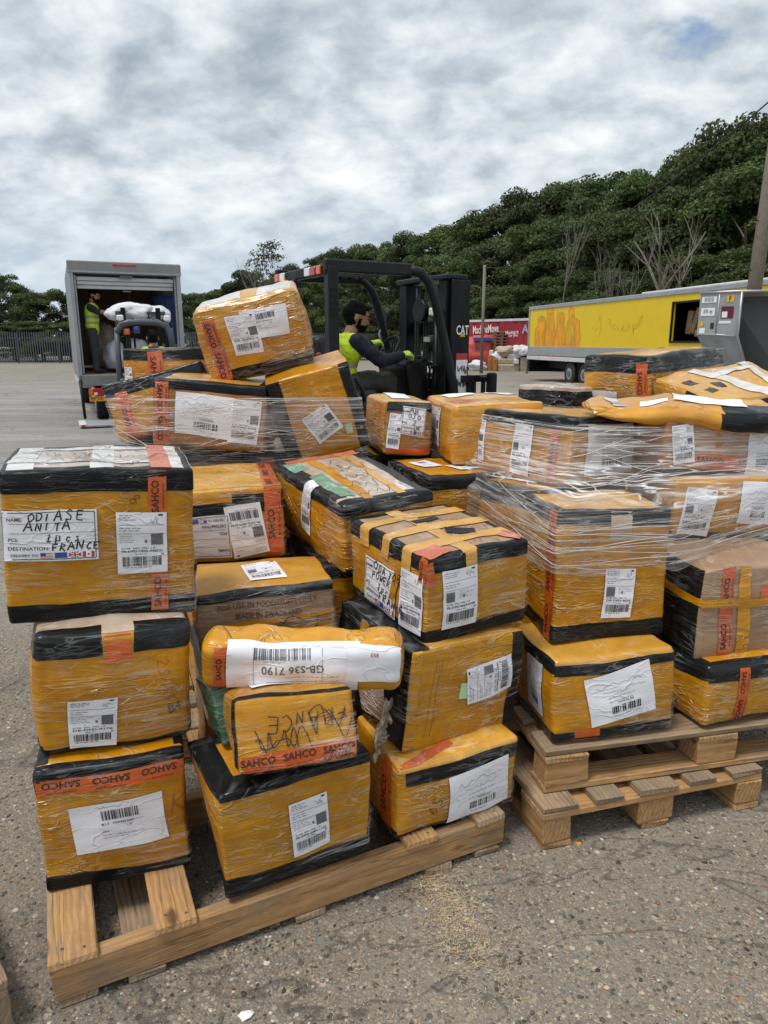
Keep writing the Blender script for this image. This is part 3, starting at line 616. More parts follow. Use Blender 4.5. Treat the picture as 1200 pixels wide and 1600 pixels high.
for i,(px,py,s,mn) in enumerate([(385,1588,.02,'ink_white'),(948,1544,.009,'shaving'),(1003,1552,.008,'shaving'),(905,1318,.01,'lamp_amber')]):
    q=at_z(px,py,0); P=IV*np.array([s,s*.75,s*.3]); P=P*(1+.25*np.array([[rg.uniform(-1,1)] for _ in range(12)]))
    tag(mesh('litter_scrap',[(q.x+p[0],q.y+p[1],p[2]+s*.2) for p in P],IF,M[mn]),['crumpled white scrap on the concrete at the bottom edge','pale wood chip lying on the concrete, the left one','tan wood chip lying beside another chip on the concrete','small amber pebble lying by the lower block pallet'][i],'litter')
# ================================================================ pallets
def stringer_pallet(label,loc,yaw,Lx=1.245,Ly=1.02):
    t=thing('pallet',label,'pallet',loc,R(yaw),'wooden pallets under the cartons')
    for i,y in enumerate((.024,Ly/2,Ly-.024)): plank('stringer',(Lx,.044,.09),(Lx/2,y,.066),'wood',t,i+2)
    for i,x in enumerate((.055,.20,.62,1.02,1.19)): plank('bottom_board',(Ly,.085,.02),(x,Ly/2,.0105),'wood_old',t,i+11,R(90))
    for i,x in enumerate((.052,.285,.51,.74,.965,1.19)): plank('deck_board',(Ly+.004-(.13 if i in(2,3) else 0),.098 if i else .104,.019),(x,Ly/2-.002+(.065 if i in(2,3) else 0),.121),'wood' if i<5 else 'wood_old',t,i+31,R(90))
    nails(t,[(x+dx,y+dy,.1325) for x in (.052,.285,.51,.74,.965,1.19) for dx,dy in((-.025,.008),(.022,-.006)) for y in(.024,Ly/2,Ly-.024)])
    return t
def nails(t,pts):
    V=[];Fc=[]
    for x,y,z in pts:
        o=len(V); V+=[(x+.0035*math.cos(a*1.047),y+.0035*math.sin(a*1.047),z) for a in range(6)]; Fc.append(tuple(o+a for a in range(6)))
    mesh('nail_heads',V,Fc,M['ink_brown'],t)['kind']='stuff'
def block_pallet(label,loc,yaw,long_front,name_seed,mat='wood'):
    t=thing('pallet',label,'pallet',loc,R(yaw),'wooden pallets under the cartons')
    def P(name,size,x,y,z,alongy,mt,sd):
        if long_front: x,y=y,x; alongy=not alongy
        plank(name,size,(x,y,z),mt,t,sd+name_seed,R(90) if alongy else 0)
    k=0
    for x in (.05,.4,.75):
        P('skid_board',(1.2,.098,.021),x,.6,.0105,True,mat,k); k+=1
        for y in (.0725,.6,1.1275): P('block',(.143,.098 if x!=.4 else .13,.077),x,y,.0605,True,mat,k); k+=1
    for y in (.0725,.6,1.1275): P('stringer_board',(.8,.143,.021),.4,y,.1105,False,mat,k); k+=1
    for x,w_ in ((.06,.118),(.235,.1),(.4,.14),(.565,.1),(.74,.118)): P('deck_board',(1.2,w_,.021),x,.6,.132,True,'wood_old',k); k+=1
    return t
stringer_pallet('pine pallet in front with a long front beam, carrying the left stack',(-.757,1.322,0),25.5)
block_pallet('lower of the two block pallets on the right, resting on the concrete',(.475,1.849,0),15.7,False,100)
block_pallet('upper block pallet on the right, lying across the lower one under cartons',(.497,1.925,.1445),12.8,True,200)
block_pallet('pallet corner poking into the bottom left corner of the picture',(-.825,1.272,0),131,True,300,'wood_old')
block_pallet('pallet mostly hidden behind the front pallet under the green striped carton',(-.80,2.28,0),20,True,400)
block_pallet('pallet hidden under the film wrapped stack beside the small truck',(-1.25,3.05,0),4,True,500)
block_pallet('pallet hidden in the middle under the two cartons before the forklift',(-.17,2.98,0),12,True,600)
block_pallet('pallet hidden at right under the crumpled film topped cartons',(1.0,3.30,0),20,True,700)
# ================================================================ cartons
def C(label,pos,rot,dims,**k): return Carton('carton',label,pos,rot,dims,**k)
S='SAHCO'
# ---- left stack
a1=C('bottom carton of the left stack, orange tape along its top and wide white label',(-.752,1.757,.131),(18.9,1.4,1.5),(.351,.36,.351),r=.009)
a1.rim(.07,.11); a1.strip('F',.5,.865,.345,.045,0,'orange','orange_tape',text=S,size=.030,trot=180,n=4)
a1.strip('L',.62,.865,.27,.045,0,'orange','orange_tape',text=S,size=.030,trot=180,n=3)
a1.note('F',.535,.50,.225,.138,3)
a1.write('F',.93,.55,lambda k:k.use('ink_red').hand('K',-.01,-.02,.05,.003))
a4=C('middle carton of the left stack wound in clear film with red handwritten numbers',(-.757,1.80,.484),(24.0,1.5,3.2),(.374,.36,.325),r=.020,bulge=.014,dent=.014)
a4.patch('black_tape',[('F',0,.40,.83,1),('L',0,1,.83,1),('T',0,.4,0,.12)],'black_film'); a4.patch('black_tape',[('F',.60,1,.84,1),('R',0,1,.83,1),('T',.6,1,0,.12)],'black_film')
a4.patch('black_tape',[('F',0,1,0,.07),('L',0,1,0,.1),('R',0,1,0,.1)],'black'); a4.patch('top_wrap',[('T',.02,.98,.02,.98)],'kraft_film',.0008)
a4.strip('F',.5,.88,.06,.07,0,'orange','orange_tape'); a4.ship('F',.345,.27,.115,.14,-2,'DE-DPD-9176')
a4.write('F',.78,.60,lambda k:k.use('ink_red').hand('25/85',-.045,0,.028,.0022),-78)
a4.write('F',.88,.3,lambda k:k.use('ink_brown').text('B4',0,0,.035),10)
a5=C('top carton of the left stack with handwritten name card and black taped edges',(-.780,1.885,.812),(20.2,1.7,2.6),(.444,.366,.388),r=.010,bulge=.006,dent=.005)
a5.rim(.125,.125,.10); a5.patch('top_wrap',[('T',.03,.97,.04,.96)],'kraft_film',.0008)
for u,wd in ((.10,.06),(.52,.055),(.94,.05)): a5.strip('T',u,.5,wd,.33,0,'clear_tape','clear_tape_strip',.0018)
a5.strip('T',.45,.28,.38,.04,0,'clear_tape','clear_tape_strip',.0026); a5.strip('T',.45,.8,.36,.045,1,'clear_tape','clear_tape_strip',.0026); a5.strip('T',.83,.5,.05,.34,0,'red_tape','orange_tape',.0030)
a5.write('T',.5,.5,lambda k:[k.use('ink_brown').scribble(random.Random(i).uniform(-.12,.12),random.Random(i+9).uniform(-.13,.13),.16,.06,i,12,.0016) for i in range(9)],0,'board_print',.0036)
a5.strip('F',.805,.5,.042,.388,0,'orange','orange_tape',text=S,size=.034,trot=90,n=4,off=.0022)
a5.label('F',.235,.595,.218,.128,-1,name_ink(.218,.128,('ODIASE','ANITA'),'1pcs','FRANCE',1),'paper','name_card')
a5.ship('F',.715,.52,.120,.163,-1,'FR-DPD-1845-44SDC'); a5.write('F',.67,.835,lambda k:k.use('ink').hand('8',-.01,-.013,.026,.0018,-.6))
# ---- middle of the front pallet
a2=C('big carton at the front pallet centre with glossy film and a wide black base',(-.281,1.722,.131),(26.1,2.2,0),(.404,.27,.312),r=.009,bulge=.009,lat={'BBL':(.04,0,0),'BBR':(-.01,0,0),'FBL':(.006,0,0),'BTL':(-.03,0,0)})
a2.rim(.055,.165,.16,'black'); a2.patch('black_tape',[('T',0,1,0,.22),('T',0,.14,.2,1)],'black_film',.002); a2.ship('F',.565,.50,.105,.158,4,'FR-DPD-0081-1152'); a2.strip('F',.485,.53,.008,.03,0,'sticker_green','sticker',.0022)
a9=C('dark green carton panel standing behind the scrawled yellow parcel',(-.405,1.80,.448),(26,-14,-8),(.14,.20,.15),mat='green_board',r=.006,dent=.003)
a9.write('F',.35,.55,lambda k:k.use('sticker_green').text('URES',0,0,.036,0,.0),-75,'board_print')
a8=C('yellow parcel scrawled FRANCE in black marker, orange tape low on it',(-.246,1.655,.452),(19.8,-17.2,2.0),(.300,.24,.178),r=.016,bulge=.010,dent=.012,mat='yellow',lat={'BBL':(.0,0,.06),'BBR':(0,0,.06)})
a8.strip('F',.5,.155,.30,.042,2,'orange','orange_tape',text=S,size=.03,trot=0,n=4)
a8.patch('black_tape',[('T',.0,1,.0,.06),('L',.9,1,.1,1)],'black',.002); a8.label('T',.35,.5,.10,.06,0,None)
a8.write('F',.60,.70,lambda k:k.use('ink').hand('FRANCE',-.095,-.015,.036,.0028,R(4),3),178)
a8.write('F',.35,.42,lambda k:[k.use('ink').scribble(.0,.0,.14,.06,i,11,.0024) for i in (3,8)]); a8.write('F',.75,.45,lambda k:[k.use('ink').scribble(.0,.02,.13,.10,i,9,.0024) for i in (5,6)]); a8.write('F',.8,.1,lambda k:[k.use('ink').scribble(.0,.0,.1,.03,i,16,.0018) for i in (15,16)])
a7=Carton('padded_parcel','long flattened parcel with an upside down printed white sheet wrapped over it',(-.222,1.775,.606),(5.2,12,4.0),(.520,.115,.142),'yellow_loose','parcel',r=.026,bulge=.008,dent=.010,crease=.0045,step=.018,group=None)
a7.strip('F',.095,.52,.035,.135,0,'orange','orange_tape',text=S,size=.026,trot=90,n=2)
def a7ink():
    k=Ink(); k.rot=math.pi; k.use('ink_grey').bars(.03,-.040,.15,.032,5,30); k.use('ink_grey').text('GB-S36 7190',.0,.004,.030); k.use('ink_pale').micro(-.12,.042,.24,2,.014,3); k.micro(.03,-.018,.10,2,.012,5); k.use('ink_grey').rect(.10,0,.001,.11,6); k.rect(-.075,0,.001,.11,6); return k
a7.label('F',.45,.64,.34,.150,0,a7ink(),'paper','printed_sheet'); a7.label('F',.855,.72,.145,.11,-2,None,'paper','printed_sheet',.006); a7.write('F',.85,.90,lambda k:[k.use('ink_red').text('E53',0,0,.014)],180,'label_print',.0075)
a6=C('kraft carton printed as foodstuffs only behind the white wrapped parcel',(-.395,2.196,.580),(14.2,-1.3,-1.2),(.418,.347,.186),mat='kraft',r=.010,bulge=.006)
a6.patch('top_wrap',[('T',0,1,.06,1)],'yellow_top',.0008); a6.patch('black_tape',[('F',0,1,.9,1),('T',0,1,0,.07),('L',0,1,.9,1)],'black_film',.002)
a6.note('T',.52,.52,.12,.19,6,lambda w,h,s:ship_ink(w,h,'FR-DPD-2210-77',s))
a6.write('F',.52,.72,lambda k:(k.use('ink_brown').text('FOR USE IN FOODSTUFFS ONLY',0,.012,.026,0,.01,.30),k.text('MADE IN SWAZILAND',.0,-.022,.026,0,.01,.20)),0,'board_print',.0022)
a6.strip('F',.56,.48,.36,.016,3,'yellow','tape_strip',.0016); a6.strip('F',.52,.22,.38,.055,2,'yellow_loose','tape_strip',.0024)
a6.write('F',.5,.28,lambda k:(k.use('ink').scribble(-.05,.02,.25,.05,2,9,.003),k.scribble(.07,.0,.22,.06,4,8,.003),k.hand('ITX',-.08,-.03,.04,.003)),3,off=.0040)
a10=C('carton behind the left stack, upside down labels and orange tape at its right edge',(-.592,2.628,.751),(13.5,.2,-.2),(.365,.50,.258),r=.012,bulge=.008)
a10.patch('top_wrap',[('T',0,1,.02,1)],'yellow_top',.0008); a10.patch('black_tape',[('F',0,.55,.60,.80),('F',.55,1,.68,.93),('R',0,1,.7,.95)],'black')
a10.strip('F',.91,.5,.055,.255,0,'orange','orange_tape',.0022,S,.040,90,3); a10.strip('T',.91,.5,.055,.49,0,'red_tape','orange_tape',.0022,S,.038,90,4)
a10.ship('F',.66,.43,.125,.185,188,'FR-DPD-0873-4720'); a10.label('F',.24,.36,.19,.15,180,name_ink(.19,.15,('',''),'','',2),'paper_grey','name_card')
a10.write('T',.5,.6,lambda k:k.use('ink_brown').scribble(0,0,.2,.08,3,9,.002))
a11=C('long carton with green strips under clear film on its top, label hanging over',(-.122,2.625,.758),(27.9,5.2,-4.3),(.354,.62,.262),mat='yellow_loose',r=.016,bulge=.014,dent=.012,crease=.003)
a11.patch('top_wrap',[('T',.03,.97,.03,.97)],'kraft_film',.0008); a11.rim(.13,.10,.13,'black_film'); a11.strip('T',.16,.34,.055,.30,0,'green_film','green_strip',.0022); a11.strip('T',.12,.82,.06,.12,0,'green_film','green_strip',.0022)
a11.strip('T',.34,.5,.04,.58,0,'yellow','tape_strip',.0022); a11.strip('T',.72,.5,.03,.58,-2,'yellow_top','tape_strip',.0022); a11.strip('T',.5,.94,.3,.05,0,'red_tape','orange_tape',.0024)
a11.write('T',.55,.45,lambda k:[k.use('ink_brown').scribble(.02*i-.06,.1*i-.2,.16,.1,i,9,.0022) for i in range(5)],0,'board_print',.0036)
a11.label('L',.55,.72,.085,.20,-4,ship_ink(.085,.17,'DE-DPD-3341',8),'paper','shipping_label',.004)
a13=C('tall plain yellow carton with a sideways label under the cross strapped carton',(.121,2.088,.352),(31.0,1.8,4.0),(.421,.42,.318),r=.012,bulge=.010)
a13.patch('black_tape',[('F',.885,1,0,1),('R',0,.2,0,1)],'black'); a13.patch('black_tape',[('L',0,1,0,1),('T',0,.14,0,1)],'black_film',.0014); a13.patch('orange_tape',[('F',0,.085,0,1)],'red_tape' if 0 else 'yellow_loose',.0016); a13.strip('L',.42,.9,.05,.045,0,'yellow','tape_strip',.0026); a13.patch('top_wrap',[('T',.15,1,0,1)],'yellow_top',.001)  # black tape spread over the whole left face paints the dark void there
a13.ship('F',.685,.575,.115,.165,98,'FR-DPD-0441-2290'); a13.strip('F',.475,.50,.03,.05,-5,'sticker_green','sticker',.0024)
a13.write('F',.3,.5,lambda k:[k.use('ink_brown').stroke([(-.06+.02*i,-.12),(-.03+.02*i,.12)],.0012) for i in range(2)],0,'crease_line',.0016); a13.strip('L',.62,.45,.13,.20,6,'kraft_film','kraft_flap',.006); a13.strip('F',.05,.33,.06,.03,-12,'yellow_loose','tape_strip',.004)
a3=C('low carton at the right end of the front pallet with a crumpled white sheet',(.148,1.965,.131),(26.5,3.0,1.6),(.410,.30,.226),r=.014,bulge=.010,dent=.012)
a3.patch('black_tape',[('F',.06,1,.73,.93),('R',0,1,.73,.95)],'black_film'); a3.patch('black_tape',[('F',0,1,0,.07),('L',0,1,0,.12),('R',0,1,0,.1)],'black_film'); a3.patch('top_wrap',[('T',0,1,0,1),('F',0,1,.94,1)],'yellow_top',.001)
a3.strip('L',.80,.5,.055,.215,4,'orange','orange_tape',.0022,S,.032,90,2); a3.strip('T',.25,.1,.2,.03,20,'red_tape','orange_tape',.0026); a3.note('F',.655,.42,.215,.155,4,note_ink); a3.write('F',.34,.3,lambda k:k.use('ink').hand('65',-.02,-.02,.03,.0022,1.1))
a12=C('carton strapped across with yellow tape, name card and two labels at its corner',(.162,2.144,.676),(30.4,3.0,-1.4),(.371,.440,.262),r=.010,bulge=.007)
a12.patch('top_wrap',[('T',.02,.98,.02,.98)],'kraft',.0006); a12.rim(.15,.17,.06); 
for u in (.42,): a12.patch('tape_strip',[('T',u-.06,u+.06,0,1),('F',u-.06,u+.06,.82,1)],'yellow_top',.0030)
for v in (.22,.50,.78): a12.patch('tape_strip',[('T',0,1,v-.055,v+.055),('L',1-v-.055,1-v+.055,.78,1)],'yellow_top',.0038)
a12.strip('T',.50,.64,.10,.03,8,'black','black_tape',.0044); a12.strip('T',.62,.36,.04,.09,60,'black','black_tape',.0044); a12.strip('T',.14,.1,.10,.07,12,'red_tape','orange_tape',.0048); a12.strip('L',.965,.86,.03,.08,-8,'orange','orange_tape',.0048,S,.02,90,2); a12.strip('F',.03,.83,.03,.07,10,'orange','orange_tape',.0048); a12.strip('T',.93,.12,.05,.07,30,'red_tape','orange_tape',.0048)
a12.write('T',.55,.25,lambda k:[k.use('ink_brown').scribble(.03*(i%3),-.06+.05*i,.13,.05,i,14,.0013) for i in range(5)],0,'board_print',.0022)
a12.label('L',.46,.40,.185,.150,0,name_ink(.185,.150,('ODA JOE','POWER'),'1pcs','FRANCE',6),'paper','name_card'); a12.ship('L',.845,.44,.112,.176,0,'FR-DPD-0624-0108'); a12.ship('F',.30,.50,.118,.178,-1,'FR-DPD-0624-0108')
a12.strip('L',.66,.56,.028,.12,-14,'yellow','tape_strip',.0052)
# ---- film wrapped stack in front of the small truck
b2=C('film wrapped carton with wide pale sheet and label, under the tilted top carton',(-.753,3.175,1.062),(2.0,.9,5.6),(.469,.40,.280),r=.012,mat='amber',bulge=.006)
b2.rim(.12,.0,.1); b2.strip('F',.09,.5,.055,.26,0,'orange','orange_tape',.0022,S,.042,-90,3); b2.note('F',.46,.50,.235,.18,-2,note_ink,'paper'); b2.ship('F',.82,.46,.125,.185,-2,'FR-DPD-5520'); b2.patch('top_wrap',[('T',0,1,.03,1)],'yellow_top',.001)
b3=C('film wrapped carton leaning right beside the sheeted one, small tilted label',(-.262,3.25,1.040),(8.5,6.4,-15.3),(.360,.40,.372),r=.010,bulge=.006)
b3.patch('black_tape',[('F',0,.17,0,1),('L',.8,1,0,1)],'black_film'); b3.patch('black_tape',[('F',.88,1,0,1),('R',0,.2,0,1)],'black_film'); b3.note('F',.52,.40,.125,.125,18,lambda w,h,s:ship_ink(w,h,'FR-DPD-77',s)); b3.strip('F',.80,.25,.03,.045,0,'sticker_green','sticker',.0024)
b4=C('film wrapped carton at the stack left with black taped slanting edge',(-1.000,3.40,1.075),(10.7,-13,-15.2),(.45,.40,.26),r=.012)
b4.rim(.26,.0,.1,'black_film'); b4.note('F',.72,.55,.16,.14,-12); b4.strip('F',.15,.4,.05,.22,0,'orange','orange_tape',.0022,S,.036,90,2)
b5=C('carton farthest back on the film wrapped stack, black rim and orange tape',(-1.10,3.78,1.174),(5.4,-.9,-.8),(.40,.40,.288),r=.012)
b5.rim(.20,.0,.1); b5.strip('F',.40,.62,.075,.20,0,'orange','orange_tape',.0024,S,.05,-90,2); b5.ship('F',.05,.55,.035,.08,0)
b1=C('tilted film wrapped carton on top of the heap with white papers on it',(-.54,3.29,1.378),(8,8,-13.0),(.446,.30,.330),mat='yellow_loose',r=.028,bulge=.02,dent=.012,crease=.003)
b1.patch('black_tape',[('F',.1,1,0,.17),('R',0,.6,0,.17)],'black_film'); b1.strip('F',.13,.45,.055,.26,0,'red_tape','orange_tape',.0024,S,.045,-90,3); b1.note('F',.42,.57,.12,.17,-3,lambda w,h,s:ship_ink(w,h,'FR-DPD-2',s)); b1.label('F',.64,.66,.19,.125,-4,wide_ink(.19,.125,3),'paper','address_label',.0034)
b1.patch('top_wrap',[('T',0,1,0,1),('F',0,1,.95,1)],'yellow_top',.0014); b1.strip('T',.25,.5,.2,.28,3,'clear_tape','clear_tape_strip',.0024); b1.strip('T',.8,.5,.14,.28,-3,'clear_tape','clear_tape_strip',.0024)
for i,(x,y,z,h_) in enumerate([(-.90,3.36,.1445,.45),(-.36,3.36,.1445,.45),(-.90,3.35,.597,.44),(-.36,3.35,.597,.43)]):
    q=C(['bottom left carton beneath the film wrapped stack','bottom right carton beneath the film wrapped stack','upper left carton under film, just behind the left stack','upper right carton under film, just behind the green striped one'][i],(x,y,z),(3,0,0),(.53,.52,h_),mat='amber' if i>1 else 'yellow',step=.03); q.rim(.12,.1,.08,'black_film'); q.strip('F',.2,.5,.06,h_*.9,0,'red_tape','orange_tape',.0024,S,.042,90,3)
# ---- middle cartons before the forklift
c1=C('small carton with two white labels standing below the forklift seat',(.056,3.330,1.006),(12.9,-1.1,2.3),(.215,.425,.241),mat='amber',r=.018,bulge=.012)
c1.patch('black_tape',[('F',.05,1,.80,1)],'black_film'); c1.patch('side_tape',[('L',0,1,0,1)],'yellow_loose',.0012); c1.patch('top_wrap',[('T',0,1,0,1)],'yellow_top',.0012); c1.label('T',.45,.45,.09,.24,0,None); c1.ship('F',.20,.44,.055,.155,-6); c1.note('F',.58,.63,.105,.125,-5,lambda w,h,s:name_ink(w,h,('AB','OJO'),'2','UK',s)); c1.strip('F',.5,.08,.2,.03,0,'orange','orange_tape',.0022)
c2=C('smooth yellow carton with one tall label between the small carton and wrapped stack',(.445,3.205,1.000),(12.1,1.4,-.8),(.40,.435,.251),mat='yellow_loose',r=.02,bulge=.012)
c2.patch('top_wrap',[('T',0,1,0,1)],'yellow_top',.0012); c2.ship('L',.42,.55,.14,.175,0,'FR-DPD-91'); c2.label('T',.3,.75,.13,.09,10,None); c2.label('T',.8,.8,.15,.07,0,None); c2.strip('T',.2,.3,.12,.1,10,'red_tape','orange_tape')
c3=C('low carton wedged under the smooth yellow one, two labels on its top',(.238,2.985,.686),(23.6,3,1.3),(.34,.40,.298),r=.012)
c3.rim(.16,.1,.10,'black_film'); c3.note('T',.32,.62,.09,.13,10); c3.note('T',.72,.40,.13,.10,16)
for i,(lab,x,y,z,w_,d_,h_) in enumerate([('carton below the wedged low carton',.24,3.02,.1445,.42,.4,.53),('carton column under the small two label carton',.02,3.42,.1445,.3,.36,.85),('carton under the foodstuffs carton, hidden behind the big front carton',-.40,2.14,.131,.40,.32,.445),('lower carton under the one with upside down labels',-.59,2.65,.1445,.36,.45,.30),('upper carton under the one with upside down labels',-.59,2.64,.447,.37,.46,.30),('lower carton under the green striped long carton',-.13,2.62,.1445,.36,.5,.31),('black edged carton just under the green striped long carton',-.13,2.60,.457,.35,.52,.295)]):
    q=C(lab,(x,y,z),(20,0,0),(w_,d_,h_),step=.03); q.rim(.16,.12,.1)
# ---- right stack
d3=C('bottom carton of the right stack with a tilted white sheet, on the block pallet',(.688,2.158,.291),(11.5,-.7,-1.5),(.400,.32,.272),r=.016,bulge=.010,dent=.012)
d3.rim(.17,.14,.06,'black_film'); d3.patch('top_wrap',[('T',0,1,0,1),('F',0,1,.95,1)],'yellow_top',.0018); d3.note('F',.53,.54,.215,.165,10,note_ink); d3.label('L',.62,.55,.12,.17,0,note_ink(.12,.17,4),'paper_grey','address_label'); d3.strip('F',.27,.07,.08,.05,0,'orange','orange_tape',.0024)
d2=C('tall carton in the right stack half under film with a small barcode label',(.696,2.275,.563),(9.6,-1.1,.2),(.378,.30,.430),r=.012,bulge=.010)
d2.rim(.12,.135,.05); d2.strip('L',.86,.5,.05,.42,0,'orange','orange_tape',.0024,S,.038,90,4); d2.ship('F',.55,.37,.104,.165,-2,'DE-DPD-8276'); d2.patch('top_wrap',[('T',0,1,0,1)],'yellow_top',.0008); d2.strip('F',.55,.89,.07,.085,0,'kraft_film','tape_strip',.0022)
d8=C('low right carton on the block pallet with an orange band and torn label',(1.164,2.262,.290),(16.6,-2.4,-.5),(.400,.34,.208),r=.018,bulge=.010,dent=.010)
d8.rim(.24,.05,.07,'black_film'); d8.strip('F',.33,.45,.04,.20,0,'orange','orange_tape',.0024,S,.03,-90,2); d8.note('F',.80,.42,.12,.14,4,lambda w,h,s:ship_ink(w,h,'FR-DPD-6',s))
d7=C('crushed kraft carton with yellow straps and black side, above the torn label one',(1.180,2.345,.496),(11.9,1.4,-1.0),(.412,.34,.310),mat='kraft',r=.014,bulge=.010,dent=.016)
d7.patch('side_tape',[('L',0,.35,0,1)],'yellow_loose',.0012); d7.patch('black_tape',[('L',.38,.97,0,1)],'black_film',.0014); d7.strip('F',.21,.5,.045,.30,3,'red_tape','orange_tape',.0022,S,.03,90,3); d7.strip('F',.36,.5,.045,.30,2,'yellow_loose','tape_strip',.0026); d7.patch('tape_strip',[('F',0,1,.58,.66),('L',0,1,.60,.68)],'yellow_loose',.0036); d7.strip('F',.75,.72,.2,.04,0,'orange','tape_strip',.0024)
d7.write('F',.80,.35,lambda k:(k.use('ink').hand('SA',-.03,0,.045,.0026),k.scribble(0,.06,.14,.05,4,8,.003)))
d6=C('film wrapped carton in the right stack with a label and a sheet at frame edge',(1.204,2.672,.803),(5.3,-.2,-1.0),(.378,.40,.222),r=.012,mat='yellow')
d6.rim(.0,.16,.06,'black_film'); d6.ship('F',.22,.48,.115,.17,-8,'FR-DPD-4142'); d6.note('F',.80,.60,.13,.15,-4,note_ink)
d5=C('film wrapped carton below the black ended bag, orange band along its base',(1.190,2.716,1.026),(2.2,-2.4,.6),(.402,.40,.200),r=.012,mat='amber')
d5.strip('F',.6,.22,.30,.05,-2,'red_tape','orange_tape',.0022,S,.04,0,3); d5.ship('F',.16,.55,.075,.14,8,'FR-DPD-8'); d5.note('F',.88,.45,.11,.18,0,note_ink); d5.rim(0,.12,.05,'black_film')
d4=C('carton under film sheet left of the tall carton in the right stack',(.629,2.860,.630),(30.3,-3.0,.1),(.45,.56,.325),r=.012)
d4.rim(.22,.1,.07,'black_film'); d4.ship('L',.12,.55,.06,.15,0); d4.note('T',.4,.4,.2,.2,0)
d1=C('large carton wrapped in stretch film at the top of the right stack',(.701,2.945,.962),(32.4,-1.4,2.7),(.478,.64,.258),r=.012,mat='yellow')
d1.rim(.20,.0,.08,'black_film'); d1.ship('L',.20,.50,.10,.165,0); d1.ship('L',.62,.45,.105,.20,-4,'FR-DPD-77-1'); d1.strip('L',.88,.42,.045,.19,0,'red_tape','orange_tape',.0022,S,.036,90,2); d1.note('F',.43,.52,.255,.19,1,note_ink); d1.patch('top_wrap',[('T',0,1,0,1)],'yellow_top',.0008)
d9=Carton('parcel_bag','flat lumpy yellow parcel with a black taped end lying on the right stack',(1.085,2.64,1.226),(-7,5,4.0),(.66,.27,.046),'yellow_loose','parcel',r=.018,bulge=.014,dent=.018,crease=.006,step=.014,group=None,lat={'FTL':(0,.04,-.012),'BTL':(.05,-.03,-.01),'FTR':(0,0,.024),'BTR':(-.02,0,.03),'FBR':(0,0,-.01)})
d9.patch('black_tape',[('F',.68,1,0,1),('R',0,1,0,1),('T',.70,1,0,.45)],'black_film'); d9.label('T',.64,.52,.26,.13,-6,None,'paper','printed_sheet',.004); d9.label('T',.33,.4,.10,.05,4,None,'paper','printed_sheet',.003); d9.strip('T',.12,.5,.05,.2,12,'clear_tape','clear_tape_strip',.003)
for i,(lab,x,y,z,w_,d_,h_,ya) in enumerate([('carton at the back of the right pallet beneath the film covered one',.66,2.86,.1445,.42,.5,.48,30),('carton at the back of the right pallet under the frame edge stack',1.24,2.80,.1445,.36,.32,.65,8)]):
    q=C(lab,(x,y,z),(ya,0,0),(w_,d_,h_),step=.03); q.rim(.14,.12,.1)
# ---- cartons at the back right
e1=C('carton in front of the yellow trailer, black rim and orange band at its corner',(1.407,3.744,1.215),(37,-.9,-2.9),(.66,.38,.235),r=.014,mat='yellow_loose',bulge=.02)
e1.rim(.34,.0,.1,'black_film'); e1.strip('L',.90,.45,.055,.19,0,'orange','orange_tape',.0026,'SAHCO',.045,-90,2); e1.strip('F',.12,.30,.11,.08,0,'clear_tape','name_card',.003); e1.label('L',.3,.05,.2,.1,0,None); e1.patch('top_wrap',[('T',.02,.98,.04,.96)],'yellow_top',.001)
e2=C('slanting topped carton at the right edge under bunched clear film',(1.60,3.33,1.012),(22,7,-5.2),(.56,.42,.29),r=.012,mat='yellow_loose',bulge=.012,dent=.018,crease=.005,lat={'BTL':(0,-.02,.04),'BTR':(0,-.02,.07),'FTL':(0,.03,-.01)})
e2.patch('black_tape',[('F',.0,1,.62,.98),('L',.55,1,.62,1)],'black_film'); e2.patch('top_wrap',[('T',.0,1,.0,1)],'yellow_top',.001)
for i,(u,v,w_,h_,r_,m_) in enumerate([(.15,.30,.05,.05,10,'black_film'),(.15,.62,.06,.06,14,'black_film'),(.30,.42,.06,.05,10,'black_film'),(.48,.5,.08,.40,18,'clear_tape'),(.80,.5,.05,.42,-14,'clear_tape'),(.62,.75,.30,.05,8,'clear_tape')]): e2.strip('T',u,v,w_,h_,r_,m_,'tape_strip',.0026+i*.0006)
e2.note('F',.86,.45,.13,.22,0,note_ink)
e3=C('flat crumpled carton peeking out behind the wrapped stack under the trailer wheel',(.93,3.75,1.17),(20,0,0),(.34,.3,.11),r=.010,mat='kraft_film',dent=.014,bulge=.006); e3.patch('black_tape',[('F',0,.75,.2,.8),('L',0,1,.2,.8)],'black_film')
for i,(lab,x,y,z,w_,d_,h_,ya) in enumerate([('lower carton beneath the black rimmed one before the trailer',1.38,3.74,.1445,.6,.4,.55,37),('upper carton beneath the black rimmed one before the trailer',1.38,3.74,.697,.6,.4,.535,37),('lower carton under the crumpled film topped one',1.58,3.32,.1445,.5,.4,.43,22),('upper carton under the crumpled film topped one',1.58,3.32,.577,.5,.4,.43,22),('tall carton under the flat crumpled one',.93,3.76,.0,.34,.3,1.165,20)]):
    q=C(lab,(x,y,z),(ya,0,0),(w_,d_,h_),step=.035); q.rim(.14,.12,.1)
